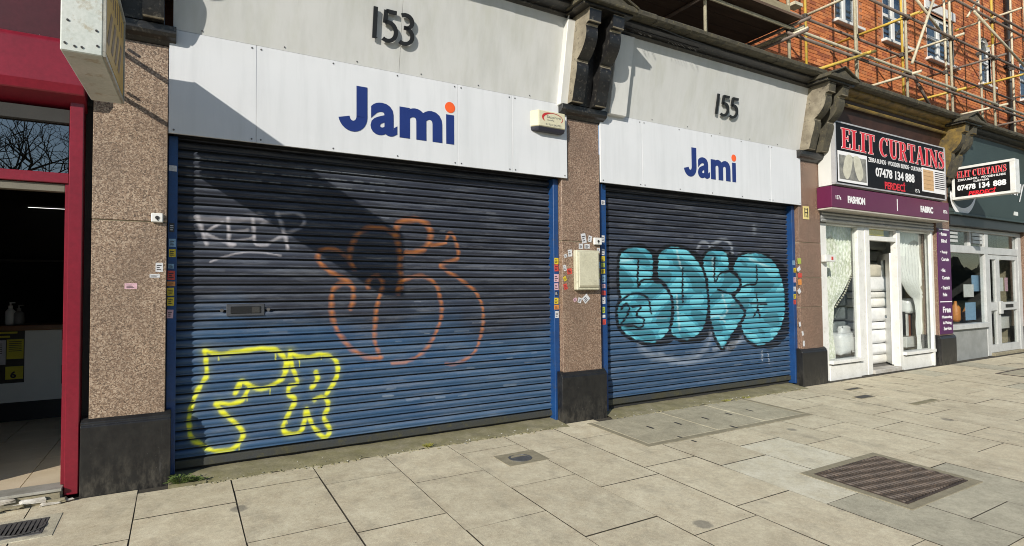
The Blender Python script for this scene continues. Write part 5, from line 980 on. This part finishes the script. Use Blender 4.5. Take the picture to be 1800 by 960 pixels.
tag(MB().box(12.6, 12.65, .3, 4.5, 0, 3).box(17.0, 17.05, .3, 4.5, 0, 3).box(12.6, 17.05, 4.5, 4.55, 0, 3).box(12.65, 17, .3, 4.5, 2.95, 3).build('laundry_walls', M['interior_dark']), kind='structure'); tag(MB().box(12.65, 17, .24, 4.5, 0, .05).build('laundry_floor', M['interior_dark']), kind='structure')
for k in range(5):
    x = 13.1+.75*k; t = thing('washing_machine', '%s white washing machine from the left along the laundry back wall' % ('first', 'second', 'third', 'fourth', 'fifth')[k], 'washing machine', (x, 3.6, .05), 'washing machines')
    MB().box(x, x+.65, 3.4, 4.1, .05, 1.05).build('body', M['white_plastic'], t, bevel=.02); MB().lathe((x+.325, 3.395, .55), [(.2, -.03), (.2, .0), (.15, .005)], 20, axis='y').build('door', M['dark_metal'], t)
for p0, p1, q0, q1, y, m_, lab in ((1694, 1712, 500, 522, .3, M['white_plastic'], 'white notice in the laundry window above the blue one'), (1708, 1724, 484, 512, .32, SC[4], 'pale blue notice in the laundry window'), (1697, 1716, 532, 562, .34, SC[4], 'lower pale blue notice in the laundry window'), (1754, 1764, 488, 512, .3, M['white_plastic'], 'white notice inside the laundry door'), (1766, 1772, 488, 512, .3, SC[3], 'pink notice inside the laundry door'), (1753, 1776, 455, 485, 1.2, SC[1], 'yellow board hanging inside the laundry door'), (1758, 1778, 556, 576, .4, M['white_plastic'], 'white sheet low inside the laundry door')):
    a, c = at(p0, q0, y), at(p1, q1, y); tag(MB().box(a.x, c.x, y, y+.006, c.z, a.z).build('notice', m_), lab, 'notice', 'notices in the laundry')
for px, py, r, lab in ((1680, 545, .09, 'orange'), (1698, 552, .07, 'small orange')):
    p = at(px, py, .6); tag(MB().lathe((p.x, .6, zsl+.05), [(r*.7, 0), (r, .06), (r*.95, p.z-zsl-.0), (r*.4, p.z-zsl+.08), (r*.3, p.z-zsl+.14)], 14).build('orange_reflection', SC[5], smooth=True), lab+' shape added for car lights reflected in the laundry window', 'bottle')  # orange bodies stand in for car lights reflected in the glass
# ------------------------------------------------------------------ red brick terrace set back above the shops
YW = 1.8
bt = thing('brick_terrace', 'red brick upper storeys with white sash windows behind the scaffolding', 'building', (14, YW, 4.6))
bk = NB('red_brick'); vc = bk.n('ShaderNodeVertexColor', layer_name='tone'); c = bk.mix(.35, vc.outputs['Color'], bk.ramp(bk.noise(45, 4, .7), [(.3, 0.), (.7, 1.)]), 'OVERLAY'); soot = bk.ramp(bk.noise(1.1, 6, .65), [(.5, 0.), (.8, .45)]); c = bk.mix(soot, c, (.16, .05, .025)); bk.base(c); bk.rough(.85); bk.bump(bk.noise(90, 4), .3, .003)
wins = []   # x0,x1,z0,z1,arched
def wx(px, py): return at(px, py, YW+.06)
for p0, p1, py, top, ar in ((1463, 1503, 38, 8.75, 0), (1548, 1590, 72, 8.6, 0), (1626, 1672, 112, 8.5, 0), (1718, 1738, 147, 8.55, 1), (1790, 1822, 183, 8.5, 1)):
    a, c = wx(p0, py), wx(p1, py); wins.append((a.x, c.x, 7.3 if p0 < 1700 else 7.18, top, ar))
for p0, p1, py in ((1296, 1372, 92), (1522, 1580, 165), (1627, 1668, 193), (1704, 1730, 210)):
    a, c = wx(p0, py), wx(p1, py); wins.append((a.x, c.x, 4.75, 6.08, 2))
for x in (4.2, 6.3): wins.append((x, x+1.2, 4.75, 6.08, 2))
def top_z(w, x):
    x0, x1, z0, z1, ar = w; u = (x-(x0+x1)/2)/((x1-x0)/2)
    return z1 if not ar else z1-(.32 if ar == 2 else .3)*min(1, u*u)
wb = MB(); gx = sorted({-6., 34.}|{q for w in wins for q in w[:2]}); gzs = sorted({4.4, 11.}|{q for w in wins for q in w[2:4]})
for xa, xb in zip(gx[:-1], gx[1:]):
    for za, zb_ in zip(gzs[:-1], gzs[1:]):
        if not any(w[0]-1e-6 <= xa and xb <= w[1]+1e-6 and w[2]-1e-6 <= za and zb_ <= w[3]+1e-6 for w in wins): wb.box(xa, xb, YW+.004, YW+.3, za, zb_)
wb.build('wall', mat('pinkish_brick_mortar', (.42, .19, .1), (.34, .15, .08), 6, .9, .3), bt)
def hit(x0, x1, z0, z1):
    for w in wins:
        if x1 > w[0] and x0 < w[1] and z1 > w[2]-.07 and z0 < max(top_z(w, min(max(x0, w[0]), w[1])), top_z(w, min(max(x1, w[0]), w[1]))): return True
    return False
bricks = []
for r in range(int((10.6-4.66)/.075)):
    z = 4.66+r*.075; x = 2.-(.1125 if r % 2 else 0); k = 0
    while x < 27:
        w = .215 if (r % 2 == 0) or True else .1025
        if not hit(x, x+w, z, z+.065): bricks.append((x, x+w, z, z+.065))
        x += w+.01
TON = [(.48, .155, .05), (.54, .185, .06), (.42, .125, .045), (.56, .21, .08), (.33, .1, .042), (.5, .165, .05)]
def brick_mesh(bs):
    V = []; F = []; T = []
    for x0, x1, z0, z1 in bs:
        b = len(V); d = random.uniform(-.0025, .0015); y0, y1 = YW-.006+d, YW+.02
        V += [(x0, y0, z0), (x1, y0, z0), (x1, y0, z1), (x0, y0, z1), (x0, y1, z0), (x1, y1, z0), (x1, y1, z1), (x0, y1, z1)]
        F += [(b, b+1, b+2, b+3), (b, b+4, b+5, b+1), (b+3, b+2, b+6, b+7), (b, b+3, b+7, b+4), (b+1, b+5, b+6, b+2)]
        t = random.choice(TON); s = random.uniform(.8, 1.15); T += [(t[0]*s, t[1]*s, t[2]*s, 1)]*8
    me = bpy.data.meshes.new('brick'); me.from_pydata(V, [], F); ca = me.color_attributes.new('tone', 'FLOAT_COLOR', 'POINT'); ca.data.foreach_set('color', np.array(T, dtype=np.float32).ravel()); me.materials.append(bk.m); me.update(); return me
def bpx(b):
    d = np.array([(b[0]+b[1])/2, YW, b[2]])-CAM; zc = d@WX; return 900+FPX*(d@RX)/zc, 480-FPX*(d@UX)/zc, zc
def score(b):
    px, py, zc = bpx(b); ok = 1300 < px < 1800 and 0 < py < 60+.31*(px-1300); return (0 if ok else 1, zc)
bricks.sort(key=score)
for b_ in bricks[:300]: put('brick', brick_mesh([b_]), None, bt)
tag(put('brickwork', brick_mesh(bricks[300:]), None, bt), kind='stuff')
sashw = mat('white_sash_paint', (.72, .72, .7), (.62, .62, .6), 5, .45)
blg = glass('upper_window_glass', (.82, .87, .9), 1.6, refl=.7); crm = mat('net_curtain', (.5, .52, .52), (.3, .34, .36), 4, .8, stretch=(6, 1, 1))
for i, w in enumerate(wins):
    x0, x1, z0, z1, ar = w; y0 = YW+.05
    n = 12; top = [(x0+(x1-x0)*k/n, top_z(w, x0+(x1-x0)*k/n)) for k in range(n+1)]
    rv = MB(); out = [(x0, z0)]+top+[(x1, z0)]
    vs = [(x, YW-.004, z) for x, z in out]+[(x, YW+.12, z) for x, z in out]; m_ = len(out); rv.add(vs, [(k, k+1, m_+k+1, m_+k) for k in range(m_-1)]); fr0 = rv.build('window', bk.m if False else (M['mortar'] if ar == 2 else sashw), bt, recalc=False)
    t_ = .07
    fb = MB(); zs = z1 if not ar else z1-.3; 
    fb.box(x0, x0+t_, y0, y0+.05, z0, zs+.02).box(x1-t_, x1, y0, y0+.05, z0, zs+.02).box(x0+t_, x1-t_, y0, y0+.05, z0, z0+.08); zm = (z0+z1)/2
    if ar == 2:
        pts = top; 
        for k in range(n): fb.hexa([(pts[k][0], y0-.01, pts[k][1]-.12), (pts[k+1][0], y0-.01, pts[k+1][1]-.12), (pts[k+1][0], y0+.05, pts[k+1][1]-.12), (pts[k][0], y0+.05, pts[k][1]-.12), (pts[k][0], y0-.01, pts[k][1]), (pts[k+1][0], y0-.01, pts[k+1][1]), (pts[k+1][0], y0+.05, pts[k+1][1]), (pts[k][0], y0+.05, pts[k][1])])
    else:
        fb.box(x0+t_, x1-t_, y0, y0+.05, z1-.09, z1 if not ar else z1-.02).box(x0+t_, x1-t_, y0-.015, y0+.05, zm-.035, zm+.035)
        if x1-x0 > .8: fb.box((x0+x1)/2-.06, (x0+x1)/2+.06, y0-.01, y0+.05, z0+.08, zm-.036).box((x0+x1)/2-.06, (x0+x1)/2+.06, y0-.01, y0+.05, zm+.036, z1-.09)
    fb.build('frame', M['stone'] if ar == 2 else sashw, fr0)
    MB().box(x0+.02, x1-.02, y0+.02, y0+.026, z0+.05, z1-.1).build('pane', blg, fr0); MB().box(x0+.02, x1-.02, y0+.1, y0+.11, z0, zs).build('net_curtain', crm, fr0)
    if ar != 2: MB().box(x0-.09, x1+.09, YW-.12, YW+.05, z0-.07, z0-.002).build('sill', sashw, fr0, bevel=.008)
    if i == 2: MB().box(x0-.1, x1+.12, YW-.03, YW+.04, z1+.06, z1+.3).build('lintel', sashw, fr0, bevel=.01)
    MB().box(x0-.02, x1+.02, y0+.12, y0+.13, z0, z1).build('room_behind', M['interior_dark'], fr0)
pp = at(1778, 150, 1.66); dp = thing('downpipe', 'thick black downpipe on the red brick wall', 'pipe', (pp.x, 1.68, 4.7)); MB().tube((pp.x, 1.68, 4.66), (pp.x, 1.68, 10.8), .075, 12).build('pipe', M['black'], dp, smooth=True)
for z in (5.3, 6.6, 7.9, 9.2): MB().lathe((pp.x, 1.68, z), [(.09, 0), (.095, .02), (.095, .09), (.09, .11)], 14).box(pp.x-.13, pp.x+.13, 1.73, 1.79, z+.02, z+.09).build('bracket_collar', M['black'], dp)

# ------------------------------------------------------------------ scaffolding
sf = thing('scaffolding', 'tube scaffolding of grey and yellow poles standing on the shop roofs', 'scaffolding', (10, .7, 4.66))
gv = mat('galvanised_tube', (.62, .57, .42), (.46, .42, .3), 9, .5, .1, 40, c3=(.2, .17, .13)); yw = mat('yellow_scaffold_tube', (.62, .42, .05), (.45, .32, .06), 8, .55, .1, 40, c3=(.3, .28, .2)); rb = mat('rusty_brown_tube', (.12, .09, .075), (.19, .15, .12), 9, .6, .2, 40)
cl = mat('dark_coupler', (.06, .055, .05), (.12, .1, .08), 15, .6, .3, metal=.3); R_ = .0258
XS = [0.6, 2.5, 4.4, 6.31, 8.22, 10.12, 11.86, 13.68, 15.71, 17.6, 19.6, 21.6]; YO, YI = .25, 1.15
def pole(p, q, nm, m): return MB().tube(p, q, R_, 10).build(nm, m, sf, smooth=True)
def coupler(x, y, z): MB().box(x-.045, x+.045, y-.05, y+.05, z-.045, z+.045).tube((x-.03, y-.08, z+.02), (x-.03, y+.08, z+.02), .012, 6).build('coupler', cl, sf, bevel=.012)
for i, x in enumerate(XS):
    for y in (YO, YI):
        m_ = gv
        if y == YI and i in (5, 7): m_ = yw
        pole((x, y, 4.66), (x+random.uniform(-.02, .02), y, 11), 'standard', m_)
        MB().box(x-.075, x+.075, y-.075, y+.075, 4.655, 4.667).build('base_plate', cl, sf)
    if x > 8.5:
        p = pole((x, YO-.005, 6.9), (x, YO-.005, 8.2), 'sleeve', yw) if i == 8 else None
for z, m_ in ((5.52, rb), (6.58, rb), (7.42, gv), (9.0, gv)):
    if z > 7.4: pole((13.0, YO-.05, z), (23, YO-.05, z), 'ledger', rb); pole((13.0, YO-.05, z+.16), (23, YO-.05, z+.16), 'ledger', rb)
    else:
        pole((0 if z < 6 else 9.5, YO-.05, z), (23, YO-.05, z), 'ledger', gv if z < 6 else rb); pole((8.3, YI+.05, z), (23, YI+.05, z), 'ledger', m_)
    if z < 6: pole((8.1, YO-.06, z-.1), (23, YO-.06, z-.1), 'ledger', rb)
    for i, x in enumerate(XS):
        if x < 8 or (z > 7.4 and x < 15): continue
        coupler(x, YO-.02, z); coupler(x, YI+.02, z)
for i, x in enumerate(XS[4:]):
    for z in (5.50, 6.62, 8.25):
        if z > 8 and x < 15: continue
        m_ = yw if (i, int(z)) in ((1, 5), (2, 6), (3, 5), (5, 6)) else gv if (i+int(z)) % 2 else rb
        pole((x+.06, YO-.22, z), (x+.06, YI+.45, z), 'transom', m_)
        MB().tube((x+.06, YI+.45, z), (x+.06, YI+.55, z), R_*1.02, 10).build('tube_end', yw, sf)
def pxpole(a, b, y0, y1, nm, m): pole(at(*a, y0), at(*b, y1), nm, m)
pxpole((1603, 112), (1645, -12), .18, .18, 'brace', gv); pxpole((1662, 66), (1605, -8), .32, .32, 'brace', gv); pxpole((1640, 195), (1603, 130), .3, .3, 'brace', rb); pxpole((1712, 20), (1815, 132), .18, .18, 'brace', gv); pxpole((1420, 128), (1538, 90), .1, .1, 'loose_tube', yw); pxpole((1700, 30), (1725, -10), 1.0, 1.0, 'brace', gv)
pole((8.24, -.05, 5.43), (8.24, 1.7, 5.43), 'transom', gv); pole((8.15, -.1, 5.36), (8.15, 1.7, 5.36), 'transom', rb)
dk_ = mat('scaffold_board_timber', (.11, .07, .045), (.07, .045, .03), 3, .85, .4, 40, stretch=(.4, 4, 4)); pale = mat('pale_toe_board', (.36, .31, .2), (.25, .21, .13), 4, .85, .4, 40, stretch=(.5, 3, 3))
for j in range(6):
    for k in range(3): MB().box(-3.8+4.0*k+.01, .18+4.0*k, .02+.262*j, .02+.262*j+.252, 5.585+.002*(j % 2), 5.625).build('deck_board', dk_, sf)
for k in range(5): pole((.6+1.9*k, -.12, 5.555), (.6+1.9*k, 1.7, 5.555), 'transom', rb)
for k in range(2): MB().box(.3+3.95*k, 4.22+3.95*k, .185, .222, 5.63, 5.86).build('toe_board', pale, sf)
MB().box(8.25, 8.45, .15, .3, 5.9, 5.95).build('clamp_bracket', gv, sf)

# ------------------------------------------------------------------ bird spikes, cables
bs = thing('bird_spikes', 'wire bird spikes on the cornice above the turquoise lettered shutter', 'bird spikes', (4.8, -.3, 4.5)); sp_ = MB()
for k in range(24):
    x = 4.35+.05*k+random.uniform(-.01, .01)
    if 4.75 < x < 5.0: continue
    sp_.tube((x, -.24, 4.478), (x+random.uniform(-.02, .03), -.30+random.uniform(-.02, .02), 4.40), .0022, 4)
sp_.build('wires', M['screw'], bs); MB().box(4.3, 5.6, -.25, -.23, 4.474, 4.482).build('strip', M['dark_metal'], bs)
cb = MB(); pts = [Vector((3.68, -.2+.02*math.sin(t*3), 4.40+.11*math.sin(t*math.pi))) + Vector((.14*(t-.5), 0, 0)) for t in np.linspace(0, 1, 12)]; cb.path(pts, .009, 6); tag(cb.build('cable', M['white_plastic']), 'white cable loop above the white trunking by the middle bracket', 'cable')
cb = MB().path([Vector((4.5, -.33, 4.56)), Vector((5.2, -.34, 4.50)), Vector((5.9, -.33, 4.49))], .006, 6); tag(cb.build('cable', M['black']), 'thin black cable sagging under the cornice by the bird spikes', 'cable')

# ------------------------------------------------------------------ bare trees across the road (seen mirrored in the glass)
bark = mat('grey_bark', (.1, .085, .065), (.06, .05, .04), 5, .9, .5, 30)
def tree(x, y, h, lab, seed):
    rnd = random.Random(seed); t = thing('bare_tree', lab, 'tree', (x, y, -.42), 'bare trees across the road'); tb_ = MB(); cr = MB()
    def grow(p, d, L, r, dep, b):
        n = 3 if dep < 3 else 2; q = p
        for k in range(n):
            d2 = (d+Vector((rnd.uniform(-.16, .16), rnd.uniform(-.16, .16), rnd.uniform(-.04, .12)))).normalized(); q2 = q+d2*L/n; b.tube(q, q2, r*(1-.25*k/n), 6 if dep < 2 else 4, 0, r*(1-.25*(k+1)/n), False); q = q2; d = d2
        if dep >= 7 or r < .004: return
        for k in range(3 if dep < 5 else 2):
            ax = Vector((rnd.uniform(-1, 1), rnd.uniform(-1, 1), rnd.uniform(-.3, .6))).normalized(); nd = (d*.75+ax*.75).normalized(); grow(q, nd, L*rnd.uniform(.62, .82), r*rnd.uniform(.5, .68), dep+1, cr)
    grow(Vector((x, y, -.42)), Vector((0, 0, 1)), h*.25, h*.021, 0, tb_); tb_.build('trunk', bark, t, recalc=False); cr.build('crown', bark, t, recalc=False)
tree(-6.6, -24, 13, 'bare tree across the road, the left one mirrored in the takeaway transom', 4); tree(-3.6, -27, 14, 'bare tree across the road, the right one mirrored in the takeaway transom', 9); tree(-10, -28, 14, 'bare tree across the road, farthest left', 14)

# ------------------------------------------------------------------ unseen dark line of trees, added to darken reflections in the shop glass
def tl_(u, v):
    x = -90+270*u; h = 5.5+1.6*math.sin(x*.21)+1.1*math.sin(x*.53+1)+.8*math.sin(x*1.3+2)+.5*math.sin(x*2.9)
    a = v*math.pi; return (x+.4*math.sin(v*23+x), -37-2.6*math.cos(a)*(1+.2*math.sin(x*1.7+v*9)), -.43+h*math.sin(a)*(1+.06*math.sin(x*3.1+v*17)))
tag(MB().grid(tl_, 420, 14).build('reflection_treeline', mat('dark_park_foliage', (.05, .055, .035), (.025, .03, .02), 3, .95, .8, 6), recalc=False), 'dark line of trees added far across the road to darken window reflections', 'trees', kind='stuff')
